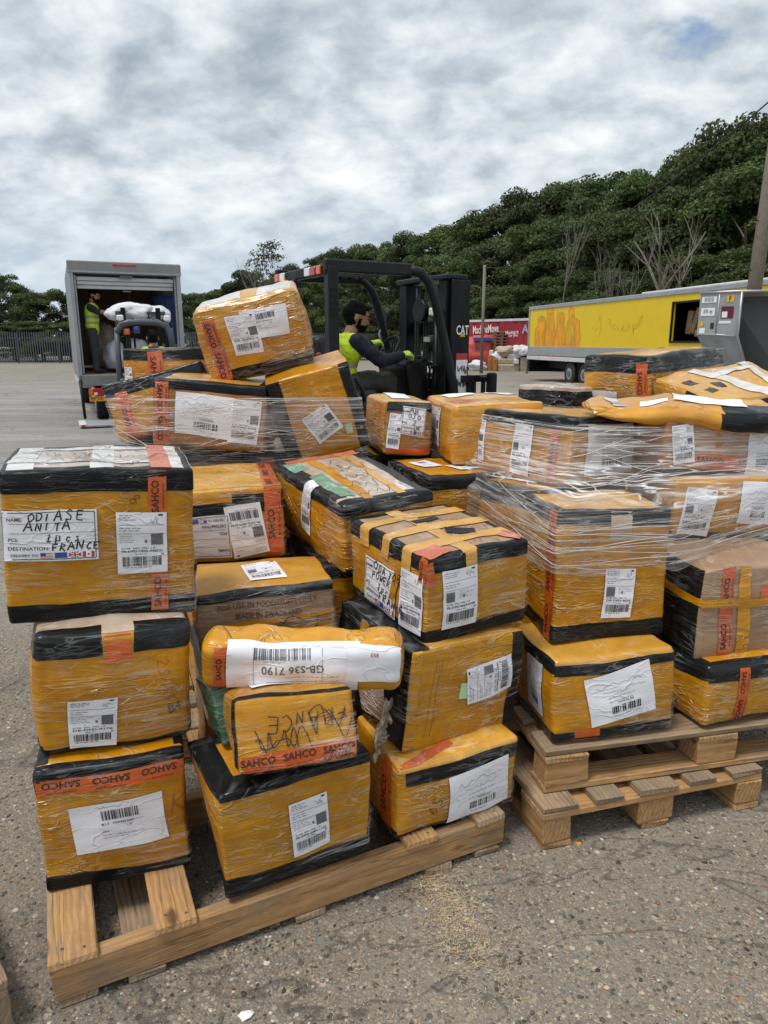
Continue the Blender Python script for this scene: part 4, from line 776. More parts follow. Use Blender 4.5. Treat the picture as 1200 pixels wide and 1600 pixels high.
# ================================================================ stretch film
def hull2(P):
    P=sorted(set((round(a,5),round(b,5)) for a,b in P))
    def half(Q):
        h=[]
        for p in Q:
            while len(h)>1 and (h[-1][0]-h[-2][0])*(p[1]-h[-2][1])-(h[-1][1]-h[-2][1])*(p[0]-h[-2][0])<=0: h.pop()
            h.append(p)
        return h
    a=half(P); b=half(P[::-1]); return a[:-1]+b[:-1]
def film(label,boxes,z0,z1,mat='film',n=220,nz=34,infl=.010,smooth=.05,dropfn=None,topin=.07,folds=24):
    segs=[]
    for b in boxes: segs.append([(b.M@Vector((sx*(b.w/2+infl),sy*(b.d/2+infl),0)),b.M@Vector((sx*(b.w/2+infl),sy*(b.d/2+infl),b.h))) for sx in(-1,1) for sy in(-1,1)])
    allp=[p for s_ in segs for ab in s_ for p in ab]; cx=sum(p.x for p in allp)/len(allp); cy=sum(p.y for p in allp)/len(allp)
    rows=np.zeros((nz+1,n))
    for j in range(nz+1):
        z=z0+(z1-z0)*j/nz; P=[]
        for s_ in segs:
            for a,b in s_:
                if a.z-.01<=z<=b.z+.012:
                    t=min(1,max(0,(z-a.z)/(b.z-a.z))); q=a.lerp(b,t); P.append((q.x,q.y))
        H=hull2(P)
        for i in range(n):
            an=2*math.pi*i/n; dx,dy=math.cos(an),math.sin(an); best=0
            for k in range(len(H)):
                (ax,ay),(bx,by)=H[k],H[(k+1)%len(H)]; ex,ey=bx-ax,by-ay; den=dx*ey-dy*ex
                if abs(den)<1e-9: continue
                t=((ax-cx)*ey-(ay-cy)*ex)/den; u=((ax-cx)*dy-(ay-cy)*dx)/den
                if t>0 and -1e-6<=u<=1+1e-6: best=max(best,t)
            rows[j,i]=best
    k=max(1,int(smooth/((z1-z0)/nz))); sm=rows.copy()
    for it in range(2):
        s2=sm.copy()
        for j in range(nz+1):
            lo,hi=max(0,j-k),min(nz,j+k); s2[j]=np.maximum(sm[lo:hi+1].mean(0),rows[j])
        sm=s2
    V=[];Fc=[]
    for j in range(nz+2):
        for i in range(n):
            an=2*math.pi*i/n; jj=min(j,nz); r_=sm[jj,i]; z=z0+(z1-z0)*jj/nz
            if j==nz+1: r_-=topin; z+=.004
            f=1-jj/nz
            z+=f*.03*noise.noise(Vector((math.cos(an)*4,math.sin(an)*4,3)))+(dropfn(an)*f if dropfn else 0)
            r_+=.004*noise.noise(Vector((an*3,z*70,1)))+.003*noise.noise(Vector((an*24,z*12,5)))
            V.append((cx+r_*math.cos(an),cy+r_*math.sin(an),z))
    for j in range(nz+1):
        for i in range(n): Fc.append((j*n+i,j*n+(i+1)%n,(j+1)*n+(i+1)%n,(j+1)*n+i))
    o=tag(mesh('stretch_film',V,Fc,M[mat],None,True),label,'film',None); rg_=random.Random(n+nz)
    for f in range(folds):
        za=z0+(z1-z0)*rg_.uniform(.02,.9); zb_=za+rg_.uniform(-.12,.12); i0=int(n*rg_.uniform(.52,.70)); ln=int(n*rg_.uniform(.12,.34)); P=[]; rr=[]
        for i in range(i0,i0+ln):
            t=(i-i0)/ln; z=min(z1,max(z0+.01,za+(zb_-za)*t+.012*noise.noise(Vector((i*.06,f*3.3,0))))); jf=(z-z0)/(z1-z0)*nz; j=min(nz-1,int(jf)); q_=(sm[j,i%n]*(1-(jf-j))+sm[j+1,i%n]*(jf-j))+.006; an=2*math.pi*i/n
            P.append((cx+q_*math.cos(an),cy+q_*math.sin(an),z)); rr.append(.0004+.0013*abs(noise.noise(Vector((i*.15,f,2))))+.0006*math.sin(t*3.14))
        tube('film_fold',P,rr,M['clear_tape'],o,5)
    return o
film('clear stretch film wound round the upper right stack',[d1,d4,d5,d6,d2],.80,1.205,'film_dense')
film('clear stretch film wound round the stack before the small truck',[b2,b3,b4,CART[[i for i,c in enumerate(CART) if c is b1][0]+3],CART[[i for i,c in enumerate(CART) if c is b1][0]+4]],.86,1.27,'film',nz=30)
# a twisted film tail hanging down the tall carton, a torn crumpled flap by the sideways label carton
fr=d2.at('F',.36,.5,0,.012); fp=[(.07,.16),(.055,.10),(.045,.05),(.03,0),(.012,-.05),(.005,-.075)]
tag(tube('film_tail',[fr(a+.004*math.sin(i*2),b) for i,(a,b) in enumerate(fp)],[.010,.007,.006,.006,.0045,.004],M['clear_tape'],None,7),'twisted tail of clear film hanging down the tall carton','film')
def crumple(name,label,cat,loc,size,mat,seed,rot=(0,0,0),amp=.35,sub=4,parent=None,flatz=False):
    bm=bmesh.new(); bmesh.ops.create_icosphere(bm,subdivisions=sub,radius=1)
    for v in bm.verts:
        c=v.co.copy(); n_=noise.noise(c*1.6+Vector((seed,0,0)))*amp+abs(noise.noise(c*4+Vector((0,seed,0))))*amp*.5-abs(noise.noise(c*9+Vector((0,0,seed))))*amp*.28
        v.co=Vector((c.x*size[0],c.y*size[1],c.z*size[2]))*(1+n_)
        if flatz: v.co.z=max(v.co.z,-size[2]*.75)
    o=bmobj(name,bm,M[mat],parent,True); o.location=loc; o.rotation_euler=rot
    if label: tag(o,label,cat)
    return o
V=[];Fc=[]; c0=at_y(608,1132,1.86)
for j in range(19):
    for i in range(12):
        u,v=i/11-.5,j/18-.5; n1_=noise.noise(Vector((u*4,v*5,2.2))); n2_=noise.noise(Vector((u*9,v*11,7.1))); V.append((u*(.10-.035*abs(v))+.018*n1_,.03*n1_+.016*n2_+.05*u,v*.185+.012*n2_+.03*u))
for j in range(18):
    for i in range(11): Fc.append((j*12+i,j*12+i+1,(j+1)*12+i+1,(j+1)*12+i))
q=tag(mesh('torn_wrapping',V,Fc,M['kraft_film'],None,True),'torn kraft and film sheet hanging beside the sideways label carton','wrapping'); q.location=c0; q.rotation_euler=(0,.2,.4); q.modifiers.new('t','SOLIDIFY').thickness=.002
for c_,v0,v1 in ((a1,.05,1),(a4,0,1),(a2,.1,1),(a3,0,1),(a12,.1,1),(a13,.3,1),(a5,.0,.6),(a8,0,1),(a10,0,1),(a6,0,1),(d3,0,1),(d8,0,1),(d7,0,1),(c1,0,1),(c2,0,1),(b1,0,1),(b5,0,1),(e1,0,1),(a11,0,1)): c_.wrap(v0,v1)
# ================================================================ people
def sph(bm,c,r,sc=(1,1,1)):
    m=Matrix.Translation(c)@Matrix.Diagonal((r*sc[0],r*sc[1],r*sc[2],1)); bmesh.ops.create_icosphere(bm,subdivisions=2,radius=1,matrix=m)
def person(label,loc,rotz,caps,head,hdir,stripes=(),vox=.010,cat='person',hair_amt=1.0,beard=True):
    """caps: (p0,p1,r0,r1,tag). The body is grown as one surface; hdir is the facing direction (x forward) with nod."""
    bm=bmesh.new(); dat=[]
    for p0,p1,r0,r1,tg in caps:
        p0,p1=Vector(p0),Vector(p1); L_=(p1-p0).length; n=max(2,int(L_/(min(r0,r1)*.45))); dat.append((p0,p1,r0,r1,tg))
        for i in range(n+1): t=i/n; sph(bm,p0.lerp(p1,t),r0+(r1-r0)*t)
    H=Vector(head); f=Vector(hdir).normalized(); s_=Vector((0,0,1)).cross(f).normalized(); u=f.cross(s_)
    def hp(a,b,c): return H+f*a+s_*b+u*c
    for (a,b,c,r) in [(-.015,0,.025,.098),(-.03,0,.0,.09),(.02,0,.03,.085),(.035,0,-.03,.068),(.045,0,-.065,.05),(.06,0,-.085,.032),(.085,0,.03,.035),(.098,0,-.005,.017),(.108,0,-.022,.016),(.088,0,-.062,.022),(.07,.035,-.02,.03),(.07,-.035,-.02,.03),(-.02,.088,-.01,.022),(-.02,-.088,-.01,.022),(-.02,.092,.012,.016),(-.02,-.092,.012,.016),(-.04,0,.075,.08*hair_amt),(.02,0,.088,.062*hair_amt),(.055,.02,.085,.04*hair_amt),(-.075,0,.03,.075*hair_amt),(.05,-.03,.09,.036*hair_amt)]: sph(bm,hp(a,b,c),r)
    sph(bm,hp(-.03,0,-.10),.058); 
    me=bpy.data.meshes.new('person'); bm.to_mesh(me); bm.free(); o=bpy.data.objects.new('person',me); col.objects.link(o)
    md=o.modifiers.new('r','REMESH'); md.mode='VOXEL'; md.voxel_size=vox; md.use_smooth_shade=True
    ms_=o.modifiers.new('s','SMOOTH'); ms_.factor=.5; ms_.iterations=3
    dg=bpy.context.evaluated_depsgraph_get(); m2=bpy.data.meshes.new_from_object(o.evaluated_get(dg)); m2.name='person'; o.modifiers.clear(); o.data=m2
    tags=['skin','hair','hivis','navy','trouser','olive','reflect','glove','maroon','rubber']
    m2.materials.clear()
    for t in tags: m2.materials.append(M[t])
    mi=[]
    for p in m2.polygons:
        c=p.center; d=c-H; a,b,cc=d.dot(f),d.dot(s_),d.dot(u); tg=None
        if d.length<.19 and cc>-.135:
            tg='skin'
            if cc>.072 or (cc>.03 and a<.055) or (a<-.02 and cc>-.06 and abs(b)<.087) or (a<-.045 and cc>-.075): tg='hair'
            if beard and ((cc<-.05 and a>-.01) or (a>-.005 and a<.03 and cc<.0 and abs(b)>.05) or (a>.08 and -.05<cc<-.036)): tg='hair'
            if .030<cc<.043 and a>.07 and .012<abs(b)<.06: tg='hair'
            if .004<cc<.020 and a>.07 and .018<abs(b)<.045: tg='hair'
            if cc<-.09 and a<.02: tg='skin'
        if tg is None:
            best=1e9
            for p0,p1,r0,r1,t_ in dat:
                e_=p1-p0; t=max(0,min(1,(c-p0).dot(e_)/max(1e-9,e_.length_squared))); q=(c-p0.lerp(p1,t)).length-(r0+(r1-r0)*t)
                if q<best: best=q; tg=t_
            if tg=='hivis':
                for z0,z1 in stripes:
                    if z0<c.z<z1: tg='reflect'
        mi.append(tags.index(tg))
    m2.polygons.foreach_set('material_index',mi); m2.polygons.foreach_set('use_smooth',[True]*len(mi))
    cloth=set()
    for p,t_ in zip(m2.polygons,mi):
        if tags[t_] not in('skin','hair','glove'): cloth.update(p.vertices)
    nrm={vi:m2.vertices[vi].normal.copy() for vi in cloth}
    for vi in cloth:
        v=m2.vertices[vi]; c=v.co.copy(); v.co=c+nrm[vi]*(.010*noise.noise(Vector((c.x*11,c.y*11,c.z*17)))+.005*noise.noise(c*34)+.004)
    o.location=loc; o.rotation_euler=(0,0,rotz); tag(o,label,cat); return o
def hand(wrist,d,up,tg,curl=.5,side=1,k=1.0):
    """palm, four unequal bent fingers and a thumb as capsules"""
    w_,d,up=Vector(wrist),Vector(d).normalized(),Vector(up).normalized(); s_=d.cross(up)*side; c=[]
    pc=w_+d*.05*k; c.append((w_,pc+d*.03*k,.030*k,.030*k,tg)); c.append((w_+d*.045*k+s_*.022*k,w_+d*.085*k+s_*.026*k,.020*k,.016*k,tg)); c.append((w_+d*.045*k-s_*.022*k,w_+d*.08*k-s_*.026*k,.020*k,.015*k,tg))
    for q,l in ((.032,.9),(.011,1.0),(-.011,.95),(-.032,.75)):
        a=w_+d*.09*k+s_*q*k; b=a+(d*math.cos(curl)-up*math.sin(curl))*.04*l*k; e_=b+(d*math.cos(curl*2.2)-up*math.sin(curl*2.2))*.04*l*k
        c+=[(a,b,.0105*k,.010*k,tg),(b,e_,.010*k,.0085*k,tg)]
    a=w_+d*.03*k+s_*.03*k; b=a+(d*.6+s_*.8-up*.2)*.04*k; c+=[(a,b,.014*k,.012*k,tg),(b,b+(d*.9+s_*.1-up*.5)*.03*k,.012*k,.010*k,tg)]
    return c
# ================================================================ box truck
TR=thing('box_truck','grey box truck with open rear and raised shutter, tail lift on the ground','truck',(-5.67,13.4,0),R(24.2))
W_,Ht,BZ=1.95,2.92,.91
box('body_side',(.05,4.2,Ht-BZ+.1),(.025,2.16,(Ht+BZ)/2-.05),M['truck_grey'],TR); box('body_side',(.05,4.2,Ht-BZ+.1),(W_-.025,2.16,(Ht+BZ)/2-.05),M['truck_grey'],TR)
box('roof',(W_-.01,4.2,.05),(W_/2,2.16,Ht-.03),M['truck_grey'],TR); box('front_wall',(W_-.1,.05,Ht-BZ-.06),(W_/2,4.2,(Ht+BZ)/2),M['interior'],TR); box('load_floor',(W_-.1,4.1,.05),(W_/2,2.1,BZ-.03),M['interior'],TR)
for x in (.055,W_-.055): box('bounce_side_lining',(.012,4.0,Ht-BZ-.2),(x,2.1,(Ht+BZ)/2-.05),M['truck_white'],TR)  # side linings made pale to brighten the dark truck interior
box('bounce_ceiling_lining',(W_-.14,4.0,.01),(W_/2,2.1,Ht-.075),M['truck_white'],TR)  # pale ceiling sheet added to lighten the load space
hd=box('rear_header',(W_+.04,.10,.22),(W_/2,.01,Ht-.11),M['truck_grey'],TR,(0,0,0),.02,2); box('marker_light',(.40,.03,.035),(W_/2-.02,-.052,.055),M['lamp_red'],hd,(0,0,0),.006); box('header_ledge',(W_+.02,.02,.03),(0,-.06,-.08),M['alu'],hd)
hd.location=(W_/2,.01,Ht-.11)
for c in hd.children: c.location.x=0 if c.name.startswith('header') else -.02
for x in (.035,W_-.035): box('door_frame',(.075,.10,Ht-.9),(x,.01,(Ht-.22+BZ-.12)/2+.0),M['alu'],TR,(0,0,0),.008)
for x in (.095,W_-.095): box('shutter_track',(.035,.05,Ht-BZ-.25),(x,.045,(Ht+BZ)/2-.12),M['alu'],TR,(0,0,0),.004)
box('header_bracket',(.22,.05,.05),(W_/2,-.0,Ht-.26),M['alu_dark'],TR)
for i in range(3): box('shutter_slat',(W_-.24,.03,.068),(W_/2,.08+.035*i,Ht-.30-.070*i),M['truck_white'],TR,(R(-8),0,0),.008)
box('shutter_handle',(.14,.03,.03),(W_/2,.06,Ht-.51),M['alu_dark'],TR); tube('pull_strap',[(W_*.52,.10,Ht-.55),(W_*.52,.11,Ht-.72),(W_*.54,.10,Ht-.80)],.012,M['fork_black'],TR,6)
box('rear_sill',(W_,.08,.20),(W_/2,.0,BZ-.115),M['truck_grey'],TR,(0,0,0),.01)
def lamp(x):
    l=box('tail_light',(.30,.05,.13),(x,-.03,.58),M['lamp_red'],TR,(0,0,0),.012,2); box('indicator_lens',(.07,.02,.11),(-.11,-.022,0),M['lamp_orange'],l,(0,0,0),.006); box('reversing_lens',(.06,.02,.05),(-.03,-.022,-.035),M['lamp_white'],l,(0,0,0),.006)
lamp(.30); lamp(W_-.30)
npl=box('number_plate',(.46,.015,.095),(.38,-.05,.455),M['lamp_amber'],TR,(0,0,0),.003); Ink().use('ink').lay if 0 else None
k=Ink().use('ink'); k.text('EP73 DUJ',0,0,.085,0,.01,.40); k.lay('plate_print',lambda x,y:Vector((x,-.0095,y)),npl)
for x in (.40,W_-.40):
    wh=cyl('wheel',.33,.22,(x,.85,.33),M['rubber'],TR,'X',n=24,bev=.03); cyl('hub',.18,.24,(0,0,0),M['steel'],wh,'Z',n=18)
box('chassis_rail',(.10,4.0,.14),(.55,2.1,.62),M['fork_black'],TR); box('chassis_rail',(.10,4.0,.14),(W_-.55,2.1,.62),M['fork_black'],TR); box('mud_flap',(.28,.02,.34),(.72,.5,.34),M['truck_white'],TR)
tube('lift_arm',[(.02,-.02,.80),(.03,-.10,.45),(.04,-.16,.10)],.03,M['fork_black'],TR,6); tube('lift_arm',[(W_-.02,-.02,.80),(W_-.03,-.10,.45),(W_-.04,-.16,.10)],.03,M['fork_black'],TR,6)
box('tail_lift_platform',(W_+.05,.75,.035),(W_/2,-.56,.045),M['alu'],TR,(R(1),0,0),.006); box('platform_edge',(.12,.75,.05),(-.02,-.56,.05),M['truck_white'],TR,(0,0,0),.006); box('platform_reflector',(.06,.02,.04),(-.02,-.945,.05),M['lamp_red'],TR)
for i,x in enumerate(np.linspace(0,1,9)): pass
cz=[]; cf=[]
for i in range(13):
    for j in range(9): cz.append((W_-.09-.03*math.sin(i*1.6)-.32*(1-j/8)*0-.34*(i/12)*(j/8),.12+.03*math.sin(i*2.1)+i*.055,BZ+.55+(Ht-.55-BZ-.55)*j/8))
for i in range(12):
    for j in range(8): cf.append((i*9+j,i*9+j+1,(i+1)*9+j+1,(i+1)*9+j))
cu=mesh('blue_curtain',cz,cf,M['blue_cloth'],TR,True); so=cu.modifiers.new('t','SOLIDIFY'); so.thickness=.01
box('cab',(1.85,1.5,1.7),(W_/2,5.1,1.25),M['truck_white'],TR,(0,0,0),.15,3)
for x in (.25,W_-.25): cyl('wheel',.33,.24,(x,5.2,.33),M['rubber'],TR,'X',n=20,bev=.03)
Tm=Matrix.Translation((-5.67,13.4,0))@Matrix.Rotation(R(24.2),4,'Z')
def sack(label,loc,size,seed,mat='sack',rot=(0,0,0),group='white woven sacks at the truck',amp=.22):
    o=crumple('sack',label,'sack',loc,size,mat,seed,rot,amp,4,flatz=True); o['group']=group; return o
for i,(x,y,z,s,l) in enumerate([(.75,.75,BZ+.30,(.26,.3,.30),'upright white sack standing inside the truck left of the small forklift post'),(1.15,.9,BZ+.32,(.28,.3,.33),'upright white sack standing in the truck behind the blue lamp'),(1.55,.70,BZ+.27,(.28,.3,.30),'bulging white sack inside the truck below the blue curtain'),(1.72,.42,BZ+.20,(.17,.24,.24),'white sack slumped at the right truck post'),(.62,1.4,BZ+.45,(.26,.3,.5),'tan sack stacked behind the standing worker')]):
    sack(l,Tm@Vector((x,y,z)),s,i*3.7+1,'sack_tan' if i==4 else 'sack')
# worker inside the truck
cp=[((0,.09,.10),(.0,.10,.48),.055,.07,'trouser'),((.0,.10,.48),(-.02,.09,.88),.072,.095,'trouser'),((.02,-.10,.10),(.03,-.10,.48),.055,.07,'trouser'),((.03,-.10,.48),(0,-.09,.88),.072,.095,'trouser'),((-.02,.09,.05),(.14,.11,.045),.045,.04,'rubber'),((.02,-.10,.05),(.17,-.11,.045),.045,.04,'rubber'),
 ((-.01,.05,.88),(-.01,-.05,.88),.12,.12,'trouser'),((-.01,0,.90),(.01,0,1.12),.135,.14,'hivis'),((-.01,.05,1.0),(.01,.06,1.30),.12,.13,'hivis'),((-.01,-.05,1.0),(.01,-.06,1.30),.12,.13,'hivis'),((.02,.08,1.34),(.02,-.08,1.34),.115,.115,'hivis'),((.03,0,1.40),(.06,0,1.50),.065,.055,'skin'),
 ((.03,.19,1.36),(.18,.22,1.24),.075,.06,'navy'),((.03,-.19,1.36),(.19,-.21,1.26),.075,.06,'navy'),((.18,.22,1.24),(.42,.16,1.30),.047,.036,'skin'),((.19,-.21,1.26),(.44,-.14,1.28),.047,.036,'skin')]
cp+=hand((.43,.16,1.30),(1,-.1,.05),(0,0,1),'skin',.5,1)+hand((.45,-.14,1.28),(1,.1,.05),(0,0,1),'skin',.5,-1)
pw=Tm@Vector((.34,.38,BZ)); person('worker in lime vest standing in the truck, arms reaching to the sacks',pw,R(8),cp,(.09,0,1.60),(1,-.12,-.35),((1.02,1.075),(1.14,1.195)),.011).scale=(.89,.89,.89)
# ================================================================ small forklift behind the truck
SF=thing('forklift','small grey forklift seen from behind at the truck, lifting white sacks','forklift',(-3.80,11.6,0),R(20)); SF.scale=(.86,.86,.95)
for x in (-.50,.50): tube('guard_post',[(x,0,.75),(x*.98,.05,1.35),(x*.94,.12,1.80)],.045,M['fork_frame'],SF,8)
tube('guard_arch',[(-.47,.1,1.72),(-.40,.11,1.84),(-.25,.12,1.89),(0,.12,1.90),(.25,.12,1.89),(.40,.11,1.84),(.47,.1,1.70),(.50,.06,1.45)],.055,M['fork_frame'],SF,8)
for x in (-.47,.47): tube('front_post',[(x,1.0,.8),(x,.9,1.5),(x*.95,.7,1.9)],.04,M['fork_black'],SF,8)
for i in range(5): box('roof_bar',(.05,.8,.03),(-.36+.18*i,.5,1.93),M['fork_grey'],SF)
box('counterweight',(1.05,.55,.75),(0,.22,.62),M['fork_grey'],SF,(0,0,0),.08,3); box('seat_back',(.45,.12,.45),(.05,.55,1.18),M['seat_black'],SF,(0,0,0),.04,2)
for x in (-.33,.33): box('mast_rail',(.09,.12,2.1),(x,1.25,1.12),M['fork_black'],SF)
bk=box('load_backrest',(.95,.05,.06),(0,1.38,2.08),M['fork_frame'],SF)
for x in (-.45,-.15,.15,.45): box('backrest_bar',(.04,.04,.7),(x,0,-.35),M['fork_black'],bk)
for x in (-.40,.42): box('work_lamp',(.12,.08,.09),(x,.02,1.96),M['lamp_white'],SF,(0,0,0),.015)
cyl('beacon',.055,.10,(-.30,.12,1.74),M['lamp_orange'],SF,n=14,bev=.015); cyl('blue_lamp',.055,.12,(-.12,.12,1.77),M['lamp_blue'],SF,n=14,bev=.015); cyl('beacon_stem',.045,.5,(-.28,.14,1.45),M['fork_black'],SF,n=10)
box('rear_mirror',(.09,.03,.12),(-.38,.25,1.62),M['fork_black'],SF,(0,0,0),.02)
for x in (-.42,.42): cyl('wheel',.24,.18,(x,.1,.24),M['rubber'],SF,'X',n=18,bev=.03); cyl('wheel',.30,.22,(x,1.15,.30),M['rubber'],SF,'X',n=18,bev=.03)
for x in (-.2,.2): box('fork',(.10,1.0,.04),(x,1.85,1.78),M['fork_black'],SF)
Sm=Matrix.Translation((-3.80,11.6,0))@Matrix.Rotation(R(20),4,'Z')@Matrix.Diagonal((.86,.86,.95,1))
sack('largest white sack lying across the raised forks of the small forklift',Sm@Vector((-.16,1.75,2.08)),(.42,.36,.19),4.4); sack('smaller white sack at the right on the raised forks',Sm@Vector((.36,1.8,2.05)),(.22,.3,.17),8.1)
cp=[((0,.0,.85),(0,0,1.15),.15,.15,'maroon'),((0,.1,1.25),(0,-.1,1.25),.12,.12,'hivis'),((0,.0,1.20),(0,0,1.28),.16,.13,'maroon'),((-.02,0,1.33),(0,0,1.42),.06,.055,'skin'),((0,.19,1.24),(.12,.26,1.02),.07,.055,'maroon'),((0,-.19,1.24),(.12,-.26,1.02),.07,.055,'maroon'),((.12,.26,1.02),(.36,.16,1.0),.05,.04,'maroon'),((.12,-.26,1.02),(.36,-.16,1.0),.05,.04,'maroon'),((0,.1,.88),(.42,.12,.86),.09,.075,'trouser'),((0,-.1,.88),(.42,-.12,.86),.09,.075,'trouser'),((.42,.12,.86),(.46,.12,.5),.065,.05,'trouser'),((.42,-.12,.86),(.46,-.12,.5),.065,.05,'trouser')]
cp+=hand((.36,.16,1.0),(1,0,0),(0,0,1),'skin')+hand((.36,-.16,1.0),(1,0,0),(0,0,1),'skin',.5,-1)
person('driver of the small forklift seen from behind, dark hair and maroon top',Sm@Vector((.16,.50,.06)),R(110),cp,(.03,0,1.49),(1,.1,-.1),(),.012)
# ================================================================ large forklift
FK=thing('forklift','large black forklift with overhead guard and tall mast, driver at the wheel','forklift',(-.42,5.9,0),R(30))
fm=Matrix.Translation((-.42,5.9,0))@Matrix.Rotation(R(30),4,'Z')
GW=1.02
for y in (0,GW):
    q=prism('rear_pillar',[(-.045,1.05),(.05,1.05),(.05,2.08),(-.045,2.08)],.08,M['fork_grey'],FK,'XZ',(0,y-.04,0),(0,0,0),.008)
    for i in range(5): box('pillar_slot',(.06,.006,.022),(.002,-.003 ,1.90-.05*i if i<3 else 1.75-.045*(i-3)),M['fork_black'],q)
    tube('front_pillar',[(.72,y,2.085),(.84,y,2.07),(.93,y,1.99),(1.00,y,1.83),(1.10,y,1.5),(1.20,y,1.15),(1.24,y,.9)],.042,M['fork_grey'],FK,8)
    box('roof_rail',(.80,.07,.10),(.34,y,2.085),M['fork_grey'],FK,(0,0,0),.012)
for i in range(8): box('roof_bar',(.04,GW-.07,.035),(.05+.105*i,GW/2,2.10),M['fork_black'],FK,(0,0,0),.006)
lb=box('light_bar',(.07,GW+.04,.08),(-.02,GW/2,2.055),M['fork_black'],FK,(0,0,0),.01)
for y,c in ((-.42,'lamp_orange'),(-.31,'lamp_red'),(-.20,'lamp_white'),(.34,'lamp_white'),(.41,'lamp_red'),(.47,'lamp_orange')): box('rear_lens',(.02,.10 if abs(y)<.4 else .07,.065),(-.045,y,0),M[c],lb,(0,0,0),.005)
cyl('amber_beacon',.042,.11,(-.10,.72,1.965),M['lamp_amber'],FK,n=14,bev=.015); box('reversing_alarm',(.05,.07,.13),(-.07,.58,1.95),M['fork_grey'],FK,(0,0,0),.01)
box('counterweight',(.62,1.08,.85),(-.28,GW/2,.60),M['fork_grey'],FK,(0,0,0),.09,3); box('hood',(.60,.85,.32),(.18,GW/2,.83),M['fork_black'],FK,(0,0,0),.04,2); box('floor_plate',(.6,.95,.05),(.8,GW/2,.62),M['fork_black'],FK); box('body_side',(.9,.06,.35),(.65,.06,.60),M['fork_grey'],FK,(0,0,0),.02)
st=box('seat_back',(.13,.50,.50),(.06,GW/2,1.30),M['seat_black'],FK,(0,R(-8),0),.05,3); box('seat_bolster',(.05,.03,.34),(-.05,-.262,-.05),M['seat_red'],st,(0,0,0),.012); box('seat_cushion',(.5,.52,.12),(.33,GW/2,1.03),M['seat_black'],FK,(0,0,0),.04,2)
pn=box('head_panel',(.05,.46,.26),(-.10,GW/2+.02,1.56),M['fork_black'],FK,(0,0,0),.02,2); tube('panel_piping',[(-.03,-.235,-.12),(-.03,-.235,.10),(-.03,-.21,.135),(-.03,.21,.135),(-.03,.235,.10),(-.03,.235,-.12)],.006,M['alu'],pn,6)
tube('hip_guard',[(.22,.20,1.02),(.20,.18,1.18),(.30,.17,1.20),(.37,.17,1.10),(.38,.19,.98)],.022,M['seat_black'],FK,8)
box('dash',(.22,.55,.50),(1.02,.55,1.08),M['fork_black'],FK,(0,R(-10),0),.05,2); tube('steering_column',[(1.02,.55,1.20),(.84,.55,1.40)],.03,M['fork_black'],FK,8)
an=[2*math.pi*i/20 for i in range(20)]; sw=tube('steering_wheel',[(.83+.165*math.cos(a)*.62,.55+.165*math.sin(a),1.42+.165*math.cos(a)*.78) for a in an],.014,M['fork_black'],FK,8,True); box('wheel_spoke',(.02,.32,.02),(.83,.55,1.42),M['fork_black'],FK)
for i in range(4): lv=tube('hydraulic_lever',[(.98+.05*i,.22,1.36-.03*i),(1.06+.05*i,.22,1.34-.03*i),(1.10+.05*i,.22,1.25),(1.07+.04*i,.22,1.05)],.010,M['fork_black'],FK,6); box('lever_knob',(.035,.03,.04),(.975+.05*i,.22,1.365-.03*i),M['fork_black'],lv,(0,0,0),.01)
tube('grab_handle',[(1.04,GW,1.62),(1.00,GW-.03,1.58),(1.03,GW-.03,1.48),(1.08,GW,1.44)],.012,M['alu'],FK,6)
cyl('mirror',.075,.03,(1.14,GW+.10,1.74),M['fork_black'],FK,'X',n=16)
# mast
for y in (.13,.80):
    for j,x in enumerate((1.20,1.29)): box('mast_channel',(.085,.13,1.98 if j==0 else 1.93),(x,y+.02*j,1.04+.02*j),M['fork_black'],FK,(0,0,0),.008)
box('mast_top',(.24,.86,.045),(1.25,.465,2.055),M['fork_grey'],FK,(0,0,0),.01); box('mast_crossmember',(.06,.70,.12),(1.27,.465,1.62),M['fork_black'],FK); box('mast_crossmember',(.06,.70,.10),(1.27,.465,1.0),M['fork_black'],FK)
for y in (.30,.62): cyl('lift_cylinder',.035,1.6,(1.22,y,1.0),M['fork_black'],FK,n=12); cyl('lift_rod',.022,.5,(1.22,y,1.75),M['steel'],FK,n=10)
for y in (.38,.42,.52,.56): tube('hose',[(1.17,y,.7),(1.16,y,1.3),(1.17,y+.01,1.85),(1.19,y,2.0)],.011,M['rubber'],FK,6)
cyl('hose_reel',.10,.05,(1.12,.42,1.78),M['fork_black'],FK,'X',n=18); box('mast_plate',(.02,.10,.045),(1.14,.33,1.52),M['steel'],FK); box('work_lamp',(.06,.07,.07),(1.11,.20,1.76),M['lamp_white'],FK,(0,0,0),.012)
sp=box('mast_side_plate',(.20,.03,1.90),(1.29,.035,1.08),M['fork_black'],FK,(0,0,0),.006)
k=Ink(('ink_white','sticker_yellow','lamp_red','ink')); k.use('ink_white').text('CAT',0,.52,.115,0,.02,.135); k.use('sticker_yellow').poly([(-.03,.462),(.03,.462),(0,.497)]); k.lay('logo_print',lambda x,y:Vector((x+.02,-.0165,y)),sp)
k=Ink(); k.use('ink_white').rect(0,0,.125,.42); k.use('lamp_red').rect(0,.24,.125,.055); k.lay('warning_sticker',lambda x,y:Vector((x+.02,-.0165,y+.05)),sp)
for i,(a,b) in enumerate([(-.03,.13),(.03,.13),(-.03,.0),(.03,.0),(0,-.13)]):
    k=Ink(); k.use('ink_grey').scribble(a,b,.05,.09,i,8,.010); k.lay('sticker_pictogram',lambda x,y:Vector((x+.02,-.0178,y+.05)),sp)
box('carriage',(.07,.95,.45),(1.40,.45,.93),M['fork_black'],FK,(0,0,0),.01)
